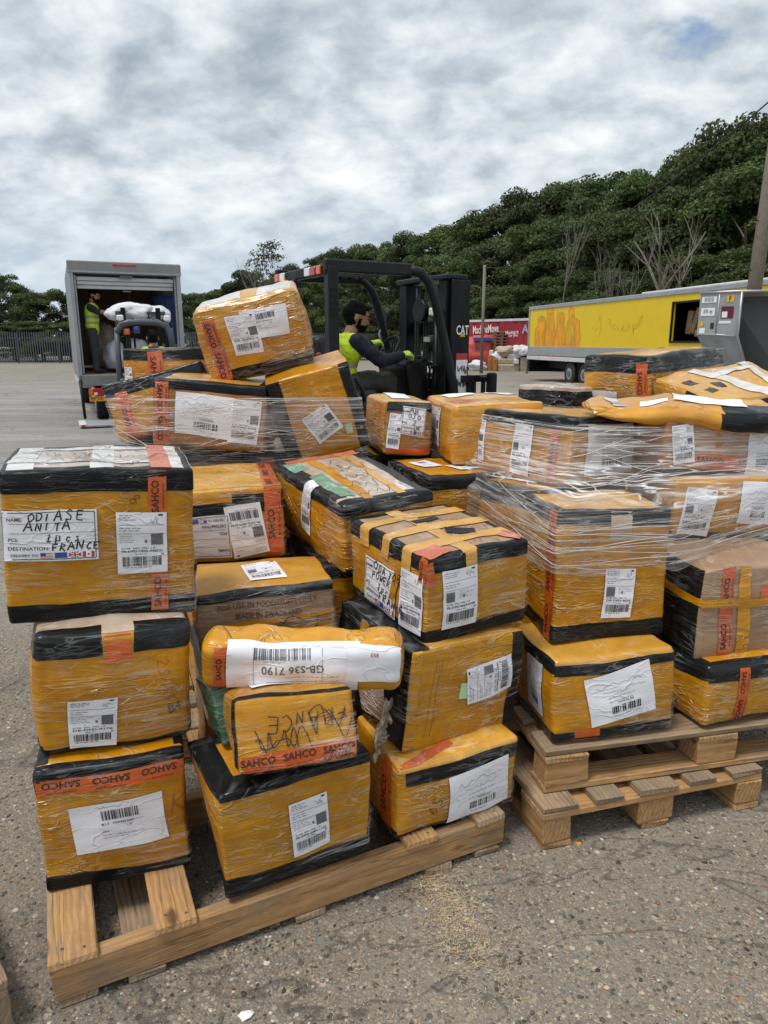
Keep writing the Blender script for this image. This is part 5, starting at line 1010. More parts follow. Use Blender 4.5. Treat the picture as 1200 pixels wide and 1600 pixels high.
box('load_backrest_rail',(.05,1.1,.05),(1.50,.36,1.17),M['fork_black'],FK,(0,0,0),.01); box('load_backrest_end',(.07,.09,.42),(1.50,-.18,1.02),M['fork_black'],FK,(0,0,0),.02,2); box('backrest_arm',(.30,.05,.06),(1.45,.0,1.17),M['fork_black'],FK)
for y in (-.06,.08,.22,.36,.5,.64,.78): box('backrest_bar',(.03,.03,.42),(1.50,y,.97),M['fork_black'],FK)
for y in (.1,.65): box('fork',(1.1,.12,.045),(1.95,y,.75),M['fork_black'],FK)
for x,y,r in ((1.30,.02,.34),(1.30,1.0,.34),(-.15,.08,.27),(-.15,.94,.27)):
    wh=cyl('wheel',r,.24,(x,y,r),M['rubber'],FK,'Y',n=24,bev=.03); cyl('rim',r*.5,.26,(0,0,0),M['steel'],wh,'Z',n=18)
# driver
cp=[((.30,.42,1.12),(.30,.60,1.12),.125,.125,'hivis'),((.30,.5,1.14),(.34,.5,1.36),.145,.155,'hivis'),((.36,.41,1.42),(.36,.59,1.42),.12,.12,'hivis'),((.38,.38,1.50),(.38,.62,1.50),.075,.075,'hivis'),((.39,.5,1.50),(.44,.5,1.60),.065,.058,'skin'),
 ((.39,.31,1.50),(.60,.25,1.33),.070,.058,'navy'),((.60,.25,1.33),(.84,.32,1.37),.058,.044,'navy'),((.40,.70,1.49),(.58,.76,1.36),.078,.060,'navy'),((.58,.76,1.36),(.74,.72,1.47),.055,.044,'navy'),
 ((.30,.40,1.12),(.74,.37,1.15),.105,.085,'olive'),((.30,.60,1.12),(.74,.65,1.15),.105,.085,'olive'),((.74,.37,1.15),(.80,.37,.72),.075,.055,'olive'),((.74,.65,1.15),(.80,.65,.72),.075,.055,'olive'),((.80,.37,.69),(.93,.36,.675),.045,.04,'rubber'),((.80,.65,.69),(.93,.66,.675),.045,.04,'rubber')]
cp+=hand((.85,.32,1.38),(1,.2,.15),(0,0,1),'glove',.7,1,1.05)+hand((.75,.72,1.48),(1,-.2,.15),(0,0,1),'glove',.7,-1,1.05)
person('bearded driver in lime vest and navy top seated in the large forklift',fm@Vector((0,0,0)),R(30),cp,(.495,.5,1.70),(1,-.25,-.22),((1.13,1.165),(1.27,1.31)),.009)
# ================================================================ yellow trailer
A=at_y(828,480,29.0); Bp=at_y(1200,446,16.2); dv=Vector((Bp.x-A.x,Bp.y-A.y,0)); LT=dv.length+4; ya=math.atan2(dv.y,dv.x)
YT=thing('trailer','yellow box trailer with painted orange figures and an open side hatch','trailer',(A.x,A.y,0),ya)
TZ=A.z; Z0=1.32; 
def sidebit(x0,x1,z0,z1): return box('side_panel',(x1-x0,.06,z1-z0),((x0+x1)/2,.03,(z0+z1)/2),M['yellow_paint'],YT)
def onside(px,py):
    d=ray(px,py); n=Vector((-math.sin(ya),math.cos(ya),0)); o=Vector((0,0,CAM_H)); t=(Vector((A.x,A.y,0))-o).dot(n)/d.dot(n); p=o+d*t-Vector((A.x,A.y,0)); return p.dot(Vector((math.cos(ya),math.sin(ya),0))),p.z
hx0,hz0=onside(1049,533); hx1,hz1=onside(1103,470); hx0=onside(1051,500)[0]; hz1=min(hz1,TZ-.25)
sidebit(.08,hx0,Z0,TZ-.12); sidebit(hx1,LT,Z0,TZ-.12); sidebit(hx0,hx1,hz1,TZ-.12); sidebit(hx0,hx1,Z0,hz0)
for (x,z,sx,sz) in ((hx0-.02,(hz0+hz1)/2,.05,hz1-hz0+.1),(hx1+.02,(hz0+hz1)/2,.05,hz1-hz0+.1),((hx0+hx1)/2,hz0-.02,hx1-hx0,.05),((hx0+hx1)/2,hz1+.02,hx1-hx0,.05)): box('hatch_frame',(sx,.04,sz),(x,-.012,z),M['fork_black'],YT)
box('far_side_panel',(LT,.06,TZ-Z0),(LT/2,2.42,(TZ+Z0)/2),M['yellow_paint'],YT); box('roof_panel',(LT,2.4,.04),(LT/2,1.22,TZ-.03),M['alu'],YT); box('floor_panel',(LT,2.34,.06),(LT/2,1.22,Z0+.0),M['interior'],YT); box('end_panel',(.05,2.4,TZ-Z0),(.0,1.22,(TZ+Z0)/2),M['alu'],YT); box('bulkhead',(.05,2.3,TZ-Z0-.1),(LT,1.22,(TZ+Z0)/2),M['alu'],YT)
box('dark_hatch_panel',(.04,2.2,TZ-Z0-.2),(hx0-.6,1.22,(TZ+Z0)/2),M['fork_black'],YT); box('dark_hatch_panel',(hx1-hx0+1.6,.04,TZ-Z0-.2),((hx0+hx1)/2,1.3,(TZ+Z0)/2),M['fork_black'],YT)  # black panels added: the hatch's inner shade is put into their colour
box('top_rail',(LT,.10,.13),(LT/2,.02,TZ-.055),M['alu'],YT,(0,0,0),.015); box('corner_post',(.09,.10,TZ-Z0-.1),(.045,.012,(TZ+Z0)/2-.05),M['alu'],YT,(0,0,0),.012)
zl=onside(828,563)[1]; 
box('side_rail',(LT,.08,(Z0-zl)*.62),(LT/2,.02,Z0-(Z0-zl)*.31),M['alu'],YT,(0,0,0),.01); box('lower_rail',(LT,.10,(Z0-zl)*.26),(LT/2,.012,zl+(Z0-zl)*.20),M['truck_white'],YT,(0,0,0),.01)
box('chassis_beam',(LT-.6,.14,.3),(LT/2+.2,.75,zl-.12),M['fork_black'],YT); box('chassis_beam',(LT-.6,.14,.3),(LT/2+.2,1.7,zl-.12),M['fork_black'],YT); box('under_tray',(LT-.4,2.0,.03),(LT/2,1.22,zl+.06),M['fork_black'],YT); box('rear_underrun',(.12,2.3,.42),(.06,1.2,.55),M['fork_black'],YT)
ld=box('step_ladder',(.05,.05,.55),(.03,-.02,.52),M['wood_old'],YT)
for i in range(4): box('ladder_rung',(.16,.06,.03),(.05,-.01,-.22+.14*i),M['alu_dark'],ld)
wx=onside(888,580)[0]; wr=.40
for i in range(2):
    for y in (.16,2.25):
        wh=cyl('wheel',wr,.30,(wx+.05+i*1.08,y,wr),M['rubber'],YT,'Y',n=28,bev=.03); cyl('rim',wr*.50,.31,(0,0,0),M['steel'],wh,'Z',n=22); cyl('hub',wr*.26,.36,(0,0,0),M['alu_dark'],wh,'Z',n=14)
    gp=[]
    for kk in range(9): a=R(15+150*kk/8); gp.append((wx+.05+i*1.08+(wr+.07)*math.cos(a),wr+(wr+.07)*math.sin(a)))
    for kk in range(8,-1,-1): a=R(15+150*kk/8); gp.append((wx+.05+i*1.08+(wr+.045)*math.cos(a),wr+(wr+.045)*math.sin(a)))
    prism('mudguard',gp,.34,M['fork_black'],YT,'XZ',(0,.0,0))
box('side_box',(.5,.4,.28),(wx+.58,.3,.62),M['fork_grey'],YT,(0,0,0),.02); box('wheel_chock',(.35,.25,.08),(wx-.75,.15,.04),M['fork_black'],YT,(0,0,0),.01)
def onY(off): return lambda px,py:(lambda q:Vector((q[0],-off,q[1])))(onside(px,py))
Z8=lambda pts:[(820+a/8.5714,440+b/8.5714) for a,b in pts]
figs=[[(130,870),(135,700),(150,615),(172,600),(175,510),(195,470),(240,452),(275,480),(285,560),(282,620),(270,720),(262,872)],[(262,872),(270,700),(285,610),(300,470),(300,345),(385,340),(388,470),(398,560),(410,640),(400,760),(385,872)],[(385,872),(402,740),(420,640),(436,560),(425,500),(440,420),(480,405),(525,418),(540,480),(520,560),(545,640),(535,740),(540,874)],[(540,874),(540,740),(556,640),(570,540),(590,500),(588,380),(610,338),(640,334),(662,370),(666,480),(700,498),(738,530),(740,680),(750,740),(730,874)]]
for i,fp in enumerate(figs):
    P=[onY(.004)(*p) for p in Z8(fp)]; mesh('painted_figure',P,[tuple(range(len(P)))],M['fig_orange'],YT)
    k=Ink(); cxx=sum(p[0] for p in fp)/len(fp); cyy=sum(p[1] for p in fp)/len(fp); k.use('fig_deep')
    k.stroke([(cxx+(a-cxx)*.93,cyy+(b-cyy)*.95) for a,b in fp],7,30); k.stroke([(cxx-40,cyy+40),(cxx-10,cyy+150),(cxx-30,870)],6,30); k.stroke([(cxx+45,cyy+20),(cxx+20,cyy+140),(cxx+40,868)],6,30); k.scribble(cxx,cyy-160+(60 if i!=1 else 0),60,60,i,7,5)
    if i==3: k.use('yellow_dark').poly([(585,585),(650,575),(655,680),(690,735),(570,740),(590,670)])
    k.lay('figure_outline',lambda x,y:onY(.007)(820+x/8.5714,440+y/8.5714),YT)
k=Ink(); k.use('yellow_dark')
Z6=lambda a,b:(a,b)
for st in ([(215,570),(240,565),(262,480),(255,350),(240,400),(262,430)],[(200,520),(215,490),(260,470)],[(330,400),(345,385),(360,400),(350,440),(370,470)],[(400,440),(380,480),(405,510),(425,470),(400,440)],[(450,440),(440,500),(470,520)],[(470,500),(500,470),(480,460),(480,510),(520,510)],[(530,460),(560,450),(530,500),(560,500)],[(590,440),(600,540),(600,450),(630,440),(635,480),(600,495)],[(650,460),(670,380),(700,340),(690,400),(650,470)]): k.stroke(st,9,20)
k.lay('faded_lettering',lambda x,y:onY(.004)(900+x/6.667,440+y/6.667),YT)
for i,(x,zz_,sx,sz,r_) in enumerate([(.25,.0,.22,1.0,.1),(.55,.05,.16,1.1,.35),(1.0,-.35,.7,.3,0),(1.3,.1,.5,.25,.05)]): tag(box('cardboard_bale',(sx,.3,sz*.62*(hz1-hz0)),(0,0,0),M['kraft'],None,(0,r_,ya),.01),['upright cardboard sheet at the left in the trailer hatch','slanting cardboard sheet in the trailer hatch','flat cardboard piece low in the trailer hatch','cardboard box high in the dark trailer hatch'][i],'cardboard').location=(Matrix.Translation((A.x,A.y,0))@Matrix.Rotation(ya,4,'Z')@Vector((hx0+x*(hx1-hx0)/1.6,.5,(hz0+hz1)/2+zz_*.8)))
# second trailer behind it
q0=at_y(1035,449,22); WT=thing('trailer','pale roofed yellow trailer parked behind the painted one','trailer',(q0.x+.2,q0.y+2.2,0),ya); zt2=2.98
box('side_panel',(9,.06,1.5),(4.5,.03,zt2-.85),M['yellow_paint'],WT); box('roof_rail',(9,.3,.16),(4.5,.1,zt2-.0),M['truck_white'],WT,(0,0,0),.03,2); box('roof_panel',(9,2.3,.05),(4.5,1.2,zt2),M['truck_white'],WT); box('end_panel',(.06,2.3,1.6),(.03,1.2,zt2-.85),M['alu'],WT); box('chassis_beam',(9,1.0,.3),(4.5,1.2,1.05),M['fork_black'],WT)
for x in (2,3.1): cyl('wheel',.42,.3,(x,.25,.42),M['rubber'],WT,'Y',n=20,bev=.03); cyl('wheel',.42,.3,(x,2.2,.42),M['rubber'],WT,'Y',n=20,bev=.03)
box('landing_leg',(.12,.12,.95),(7.5,.4,.475),M['fork_black'],WT); box('landing_leg',(.12,.12,.95),(7.5,2.0,.475),M['fork_black'],WT); box('axle_mount',(1.6,1.6,.5),(2.5,1.2,.7),M['fork_black'],WT)
# ================================================================ red trailer
A2=at_y(733,500,41.5); B2=at_y(834,491,38.0); dv=Vector((B2.x-A2.x,B2.y-A2.y,0)); yr=math.atan2(dv.y,dv.x); LR=dv.length+6
RT=thing('trailer','red curtain sided trailer with white lettering behind the heap of goods','trailer',(A2.x,A2.y,0),yr)
cvz=[];cff=[]; n_=60
for i in range(n_+1):
    for j in range(7): cvz.append((LR*i/n_,-.03*math.sin(i*1.9)-.02*math.sin(i*.7+j*.5),.75+(A2.z-.12-.75)*j/6))
for i in range(n_):
    for j in range(6): cff.append((i*7+j,(i+1)*7+j,(i+1)*7+j+1,i*7+j+1))
mesh('side_curtain',cvz,cff,M['red_paint'],RT,True); box('roof_rail',(LR,.12,.12),(LR/2,.02,A2.z-.06),M['truck_white'],RT); box('end_frame',(.10,2.4,A2.z-.7),(-.04,1.2,A2.z/2+.32),M['alu'],RT); box('chassis',(LR,2.2,.5),(LR/2,1.3,.5),M['fork_black'],RT); box('inner_wall',(LR,.05,A2.z-.85),(LR/2,2.4,A2.z/2+.35),M['red_paint'],RT); box('roof_panel',(LR,2.3,.04),(LR/2,1.25,A2.z-.04),M['truck_white'],RT)
for x in (1.0,2.1): cyl('wheel',.4,.3,(x,.3,.2+.2),M['rubber'],RT,'Y',n=20,bev=.03)
def onred(px,py):
    d=ray(px,py); n=Vector((-math.sin(yr),math.cos(yr),0)); o=Vector((0,0,CAM_H)); t=(Vector((A2.x,A2.y,0))-o).dot(n)/d.dot(n); p=o+d*t-Vector((A2.x,A2.y,0)); return p.dot(Vector((math.cos(yr),math.sin(yr),0))),p.z
k=Ink(('ink_white','lamp_red','ink_faint')); x0,z0_=onred(740,519); x1,_=onred(780,513); zc=onred(760,514)[1]; k.use('ink_white').text('MachineMove',(x0+x1)/2,zc,.62,R(3),.01,x1-x0)
xa,za=onred(765,525); k.use('lamp_red' if 0 else 'ink_faint').rect((x0+x1)/2,za,(x1-x0)*.95,.09)
xb,zb=onred(801,520); k.use('ink_white').text('Moving it',xb,zb,.28,R(3),.01,.9); xb,zb=onred(803,524); k.text('for you',xb,zb-.02,.22,R(3),.01,.6); xc,zc2=onred(822,514); k.use('ink_faint').text('A',xc,zc2,.6,0,.03)
k.lay('curtain_print',lambda x,y:Vector((x,-.062,y)),RT)
# ================================================================ goods in front of the red trailer
t0=at_z(741,578,0); tarp=crumple('tarpaulin','red tarpaulin thrown over a heap beside the red trailer','tarpaulin',(t0.x+.25,t0.y+1.0,.75),(1.75,1.1,1.15),'red_tarp',2.2,(0,0,0),.3,4,flatz=True)
def px_box(name,label,cat,x0,x1,y0,y1,Y,depth,mat,group=None,bev=.02,rz=0):
    a=at_y(x0,y1,Y); b=at_y(x1,y0,Y); o=box(name,(b.x-a.x,depth,b.z-a.z),((a.x+b.x)/2,Y+depth/2,(a.z+b.z)/2),M[mat],None,(0,0,rz),bev); return tag(o,label,cat,group)
px_box('carton','tall tan carton standing between red tarpaulin and wrapped bale','carton',763,774,555,580,38.0,.5,'amber'); px_box('carton','short tan carton with white label before the wrapped bale','carton',771,777,561,581,37.6,.3,'amber')
def bale(label,x0,x1,y0,y1,Y): 
    o=px_box('wrapped_bale',label,'bale',x0,x1,y0,y1,Y,1.0,'sack_tan',None,.06); return o
bale('film wrapped bale, widest of those before the red trailer',777,812,569,581.5,37.7); bale('film wrapped bale standing on the widest bale',778,810,560,569.4,37.8); bale('film wrapped bale close to the yellow trailer end',812.5,826,558,581.5,37.9)
for i,(px,py,s,m_,l) in enumerate([(790,550,.42,'sack_tan','tan bundle lying on the wrapped bales'),(778,557,.30,'sack','small white bundle at the left on the bales'),(800,556,.33,'sack','white bundle in the middle on the bales'),(818,549,.40,'sack','white bundle near the yellow trailer end on the bales'),(806,548,.34,'sack','pale bundle behind the others on the bales'),(746,574,.38,'sack','grey plastic bag lying on the ground by the red tarpaulin')]):
    q=at_y(px,py,38.2); sack(l,(q.x,q.y,q.z if i<5 else .25),(s*1.3,s,s*.75),i*2.3+20,m_,(0,0,0),'bundles heaped before the red trailer',.3)
for i,(x0,x1,y0,y1,Y,mt,lab) in enumerate([(783,789,552,560,37.9,'kraft','brown box on the wrapped bales below the tan bundle'),(793,800,551,560,38.0,'kraft','brown box on the bales behind the middle white bundle'),(803,811,562,569,37.6,'truck_white','pale box leaning on the bale front'),(813,819,551,558,38.1,'kraft','brown box on the bale by the trailer end'),(766,771,547,555,38.1,'truck_white','white box on the tall tan carton'),(818,826,540,550,38.6,'kraft','brown box behind the white bundles at the trailer end')]): px_box('goods_box',lab,'box',x0,x1,y0,y1,Y,.4,mt)
def pstack(label,x0,x1,ys,Y,n):
    a=at_y(x0,ys[1],Y); b=at_y(x1,ys[0],Y); t=thing('pallet_stack',label,'pallet stack',((a.x+b.x)/2,Y+.5,0),0)
    zz0=.0; h=(b.z)/n
    for i in range(n):
        z=i*h; w_=(b.x-a.x); ox=random.Random(i+x0).uniform(-.04,.04)
        for j in range(3): box('pallet_deck',(w_,.14,.035),(ox,-.5+.5*j,z+h-.02),M['wood_old'],t)
        for j in (-1,0,1): box('pallet_block',(.14,1.1,h-.05),(ox+j*(w_/2-.08),0,z+h/2-.02),M['wood_dark'],t)
pstack('tall leaning stack of weathered pallets behind the bales',771,798,(518,545),39.4,13); pstack('lower stack of dark pallets beside the yellow trailer end',799,826,(529,550),39.6,10)
px_box('blue_crate','dark blue crate row on the heap by the red tarpaulin','crate',741,769,527,533,39.3,.6,'ink_blue',None,.02); px_box('crate_support','brown stack of boxes holding up the blue crates','boxes',741,769,533.2,579,39.5,.6,'wood_dark')
# ================================================================ air cargo container
ua=at_y(1095,458,12.0); UL=thing('cargo_container','grey metal air cargo container with slanted lower side and stickers','container',(ua.x,ua.y,0),0)
def pu(px,py,Y): return at_y(px,py,Y)-Vector((ua.x,ua.y,0))
Ya,Yb,Yc=12.0,11.75,11.55
T1,T2,T3,T4=pu(1095,458,Ya),pu(1125,457,Yb),pu(1160,452,Yc),pu(1290,446,11.3)
m1,m2,m3=pu(1090,523,Ya),pu(1119,524,Yb),pu(1150,538,Yc); zt=T1.z; zm=m1.z
def V3(p,z): return Vector((p.x,p.y,z))
zb=.72
side=mesh('side_wall',[V3(T1,zt),V3(T2,zt),V3(T2,zm),V3(T1,zm)],[(0,3,2,1)],M['alu'],UL); side2=mesh('corner_wall',[V3(T2,zt),V3(T3,zt),V3(T3,zm-.03),V3(T2,zm)],[(0,3,2,1)],M['alu'],UL)
in1=Vector((.62,.25,0)); mesh('slanted_wall',[V3(T1,zm),V3(T2,zm),V3(T2+in1,zb),V3(T1+in1,zb)],[(0,3,2,1)],M['alu'],UL); mesh('slanted_corner',[V3(T2,zm),V3(T3,zm-.03),V3(T3+in1*.7,zb),V3(T2+in1,zb)],[(0,3,2,1)],M['alu'],UL)
dp=Vector((1.0,1.5,0))
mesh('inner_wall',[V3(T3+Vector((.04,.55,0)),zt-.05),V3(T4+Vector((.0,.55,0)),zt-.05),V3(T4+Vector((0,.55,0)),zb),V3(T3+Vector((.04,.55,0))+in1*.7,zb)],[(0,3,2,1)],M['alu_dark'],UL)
mesh('back_wall',[V3(T1,zt),V3(T1+dp,zt),V3(T1+dp+in1,zb),V3(T1+in1,zb),V3(T1,zm)],[(0,1,2,3,4)],M['alu'],UL); mesh('top_wall',[V3(T1,zt),V3(T2,zt),V3(T3,zt),V3(T4,zt),V3(T4+dp,zt),V3(T1+dp,zt)],[(0,1,2,3,4,5)],M['alu'],UL)
tube('top_edge',[V3(T1,zt),V3(T2,zt),V3(T3,zt),V3(T4,zt)],.022,M['steel'],UL,6); tube('corner_edge',[V3(T3,zt),V3(T3,zm-.03),V3(T3+in1*.7,zb)],.022,M['steel'],UL,6); tube('corner_edge',[V3(T2,zt),V3(T2,zm)],.012,M['steel'],UL,6); tube('base_edge',[V3(T1,zm),V3(T2,zm),V3(T3,zm-.03)],.014,M['steel'],UL,6)
pm=pu(1172,452,11.9); box('door_post',(.03,.03,zt-zb),(pm.x+.55,pm.y+.0,(zt+zb)/2),M['steel'],UL); box('base_plate',(2.2,1.5,.08),((T1.x+T4.x)/2+.35,T3.y+.8,zb-.04),M['steel'],UL); box('dolly_frame',(2.0,1.4,.12),((T1.x+T4.x)/2+.35,T3.y+.8,zb-.15),M['fork_grey'],UL)
for x in (-.7,.7):
    for y in (-.5,.5): cyl('dolly_wheel',.28,.14,((T1.x+T4.x)/2+.35+x,T3.y+.8+y,.28),M['rubber'],UL,'Y',n=16,bev=.02)
def wallmap(P,Q,off):
    ex=(Q-P); ex.z=0; L_=ex.length; ex.normalize(); n=Vector((ex.y,-ex.x,0))
    return lambda x,y: Vector((P.x,P.y,0))+ex*(x*L_)+n*off+Vector((0,0,zt-y*(zt-zm)))
def stick(Pm,x0,x1,y0,y1,c,off=.006): 
    k=Ink(); k.use(c).poly([(x0,y0),(x0,y1),(x1,y1),(x1,y0)]); k.lay('sticker',wallmap(*Pm,off),UL)
W1=(T1,T2);W2=(T2,T3)
stick(W1,.12,.88,.10,.24,'ink_white'); stick(W1,.12,.85,.36,.55,'ink_white'); stick(W1,.12,.30,.68,.80,'sticker_yellow'); stick(W1,.12,.42,.84,.97,'ink_white'); stick(W1,.68,.86,.72,.86,'ink'); stick(W2,.35,.68,.08,.24,'sticker_yellow'); stick(W2,.15,.72,.34,.62,'maroon_sticker'); stick(W2,.2,.45,.46,.60,'ink_white',.010); stick(W2,.1,.65,.68,.74,'ink_white')
k=Ink(); k.use('ink').text('F',0,0,.12,0,.02); k.lay('sticker_print',lambda x,y:wallmap(*W2,.010)(.51+x/.6,.16-y/(zt-zm)),UL)
k=Ink(); k.use('ink').text('DHC 50123 QR',0,0,.09,0,.01,.2); k.lay('sticker_print',lambda x,y:wallmap(*W1,.010)(.50+x/.42,.17-y/(zt-zm)),UL)
k=Ink(); k.use('ink_grey').text('QATAR   cargo',0,0,.09,0,.01,.2); k.lay('sticker_print',lambda x,y:wallmap(*W1,.010)(.49+x/.42,.455-y/(zt-zm)),UL)
# ================================================================ poles and wires
p0=at_y(1176,470,14.5); p1=at_y(1203,280,14.5); dd=(p1-p0).normalized(); b0=p0-dd*(p0.z/dd.z)
tp=thing('utility_pole','thick leaning wooden utility pole at the right edge','pole',b0); 
tube('pole_shaft',[Vector((0,0,-.1)),dd*4,dd*9],[.15,.125,.11],M['pole'],tp,10); 
for i in range(5): tube('step_bolt',[dd*(2.4+.45*i),dd*(2.4+.45*i)+Vector(((-1)**i*.25,-.05,0))],.012,M['fork_black'],tp,5)
pb=at_y(755,489,35.0); tp2=thing('utility_pole','thin distant wooden pole in front of the red trailer','pole',(pb.x,35.0,0)); ztop=at_y(755,414,35).z
tube('pole_shaft',[(0,0,-.1),(0,0,ztop)],[.085,.07],M['pole'],tp2,8)
wp=[]; s0=Vector((pb.x,35,ztop-.1)); s1=b0+dd*6.0
for i in range(25): t=i/24; q=s0.lerp(s1,t); q.z-=.95*4*t*(1-t); wp.append(q)
tag(tube('overhead_wire',wp,.015,M['fork_black'],None,5),'overhead cable sagging between the two wooden poles','cable')
# ================================================================ palisade fences
def fence(label,P,Q,h=2.2,pitch=.16):
    P,Q=Vector(P),Vector(Q); L_=(Q-P).length; an=math.atan2(Q.y-P.y,Q.x-P.x); t=thing('palisade_fence',label,'fence',P,an)
    V=[];Fc=[]; n=int(L_/pitch)
    for i in range(n):
        x=i*pitch; o=len(V); hh=h+random.Random(i).uniform(-.02,.02)
        for (a,b) in ((0,0),(.07,0)): 
            V+=[(x+a,0,.05),(x+a,.02,.05),(x+a,.02,hh-.08),(x+a,0,hh-.08)]
        V+=[(x+.035,0,hh),(x+.035,.02,hh)]
        Fc+=[(o,o+4,o+7,o+8,o+3),(o+1,o+2,o+9,o+6,o+5),(o,o+3,o+2,o+1),(o+4,o+5,o+6,o+7),(o+3,o+8,o+9,o+2),(o+7,o+6,o+9,o+8)]
    pl=mesh('pales',V,Fc,M['fence'],t); pl['kind']='stuff'
    for z in (.35,h-.45): box('fence_rail',(L_,.04,.06),(L_/2,.045,z),M['fence'],t)
    for i in range(int(L_/2.75)+1): box('fence_post',(.08,.08,h-.1),(i*2.75,.09,(h-.1)/2),M['fence'],t)
fence('grey palisade fence along the yard left of the truck',(-34,50,0),(-9,54,0)); fence('palisade fence seen far away through the large forklift',(-6,60,0),(8,57,0))
# ================================================================ trees
def leaf_mat(name,c1,c2,c3):
    q=NT(name); v=q.coord((1,1,1),rand=.4); oi=q.n('ShaderNodeObjectInfo')
    f=q.noise(v,.75,3,.6); g_=q.noise(v,6,2)
    base=q.ramp(f,[(.3,c1),(.55,c2),(.75,c3)]); base=q.mix(q.maprange(g_,.4,.7,0,.4),base,tuple(a*.55 for a in c1))
    hs=q.n('ShaderNodeHueSaturation'); q.set(hs,'Hue',q.maprange(oi.outputs['Random'],0,1,.475,.515)); q.set(hs,'Value',q.maprange(oi.outputs['Random'],0,1,.75,1.2)); q.set(hs,'Color',base)
    d=q.bsdf(hs.outputs[0],.6,0,.25,link=False); tr=q.n('ShaderNodeBsdfTranslucent'); q.set(tr,0,hs.outputs[0]); mxx=q.n('ShaderNodeMixShader'); q.set(mxx,0,.25); q.t.links.new(d,mxx.inputs[1]); q.t.links.new(tr.outputs[0],mxx.inputs[2]); q.t.links.new(mxx.outputs[0],q.out.inputs[0]); return q.m
LM=[leaf_mat('leaves_dark',(.036,.055,.018),(.085,.120,.038),(.165,.200,.070)),leaf_mat('leaves_mid',(.055,.084,.024),(.115,.165,.048),(.20,.25,.082)),leaf_mat('leaves_olive',(.046,.060,.022),(.095,.120,.046),(.150,.175,.075))]
def crown_mesh(name,seed,lobes,nleaf,size,mat,hgt,rad,base):
    g_=np.random.default_rng(seed); L_=[]
    for i in range(lobes):
        t=g_.random(); z=base+(hgt-base)*t; env=rad*math.sqrt(max(.08,1-((t-.42)/.62)**2)); a=g_.random()*6.283; r=env*math.sqrt(g_.random())*.78
        L_.append((r*math.cos(a),r*math.sin(a),z,rad*g_.uniform(.2,.38)))
    L_.append((0,0,hgt*.9,rad*.35)); L_=np.array(L_)
    pick=g_.choice(len(L_),nleaf,p=L_[:,3]**2/np.sum(L_[:,3]**2)); d=g_.normal(size=(nleaf,3)); d/=np.linalg.norm(d,axis=1)[:,None]; d[:,2]=np.where(d[:,2]<-.3,-d[:,2]*.5,d[:,2])
    rr=g_.uniform(.55,1.08,nleaf)**.6; c=L_[pick,:3]+d*(L_[pick,3]*rr)[:,None]*np.array([1,1,.8])
    n=d+g_.normal(size=(nleaf,3))*.55; n/=np.linalg.norm(n,axis=1)[:,None]; a=np.cross(n,g_.normal(size=(nleaf,3))); a/=np.linalg.norm(a,axis=1)[:,None]; b=np.cross(n,a)
    s=size*g_.uniform(.6,1.35,nleaf)[:,None]; P=np.stack([c+a*s,c+b*s*.55,c-a*s*.9,c-b*s*.55],1).reshape(-1,3)
    me=bpy.data.meshes.new(name); me.vertices.add(len(P)); me.vertices.foreach_set('co',P.ravel()); me.loops.add(len(P)); me.loops.foreach_set('vertex_index',np.arange(len(P),dtype=np.int32)); me.polygons.add(nleaf); me.polygons.foreach_set('loop_start',np.arange(0,len(P),4,dtype=np.int32)); me.polygons.foreach_set('loop_total',np.full(nleaf,4,dtype=np.int32)); me.materials.append(mat); me.update(calc_edges=True); return me
def branchy(seed,h,r0,depth=3,spread=.7,n0=6,up=.5):
    g_=random.Random(seed); V=[];Fc=[]
    def limb(p,d,l,r,k):
        pts=[p]; q=p.copy(); dd_=d.copy()
        for i in range(4): dd_=(dd_+Vector((g_.uniform(-1,1),g_.uniform(-1,1),g_.uniform(-.3,.6)))*.14).normalized(); q=q+dd_*l/4; pts.append(q.copy())
        v,f=tube_data(pts,[r*(1-.6*i/4) for i in range(5)],5 if k<depth else 7); o=len(V); V.extend(v); Fc.extend(tuple(o+i for i in ff) for ff in f)
        if k>0:
            for i in range(n0 if k==depth else g_.randint(2,4)):
                t=g_.uniform(.35,1); b=pts[min(4,int(t*4))]; a=g_.random()*6.28; nd=(dd_*up+Vector((math.cos(a)*spread,math.sin(a)*spread,g_.uniform(.15,.8)))).normalized(); limb(b,nd,l*g_.uniform(.4,.62),r*.45,k-1)
    limb(Vector((0,0,-.2)),Vector((0,0,1)),h,r0,depth); return V,Fc
PROT=[]
for i,(sd,lb_,nl,sz,m_,h_,rd,bs) in enumerate([(1,34,26000,.105,0,11,3.6,2.0),(2,32,26000,.105,1,10,3.4,1.6),(3,38,28000,.11,0,13,3.9,2.5),(4,30,22000,.10,2,9,3.1,1.4),(5,34,26000,.105,1,12,3.3,2.2),(6,36,26000,.105,0,10,3.8,1.2)]):
    V,Fc=branchy(sd,h_*.62,.24,2,.8,8); tm=bpy.data.meshes.new('trunk'); tm.from_pydata([tuple(v) for v in V],[],Fc); tm.materials.append(M['bark'])
    PROT.append((crown_mesh('crown',sd,lb_,nl,sz,LM[m_],h_,rd,bs),tm,h_,m_))
def tree(px,ytop,Y,k,label,name='tree',wide=1.0,seed=0,cat='tree',group='trees of the wood behind the yard'):
    top=at_y(px,ytop,Y); me,tm,h_,m_=PROT[k]; s=top.z/h_*.98; t=thing(name,label,cat,(top.x,Y,0),seed*2.4,group); t.scale=(s*wide,s*wide,s)
    link(bpy.data.objects.new('trunk',tm),t); link(bpy.data.objects.new('crown',me),t); return t
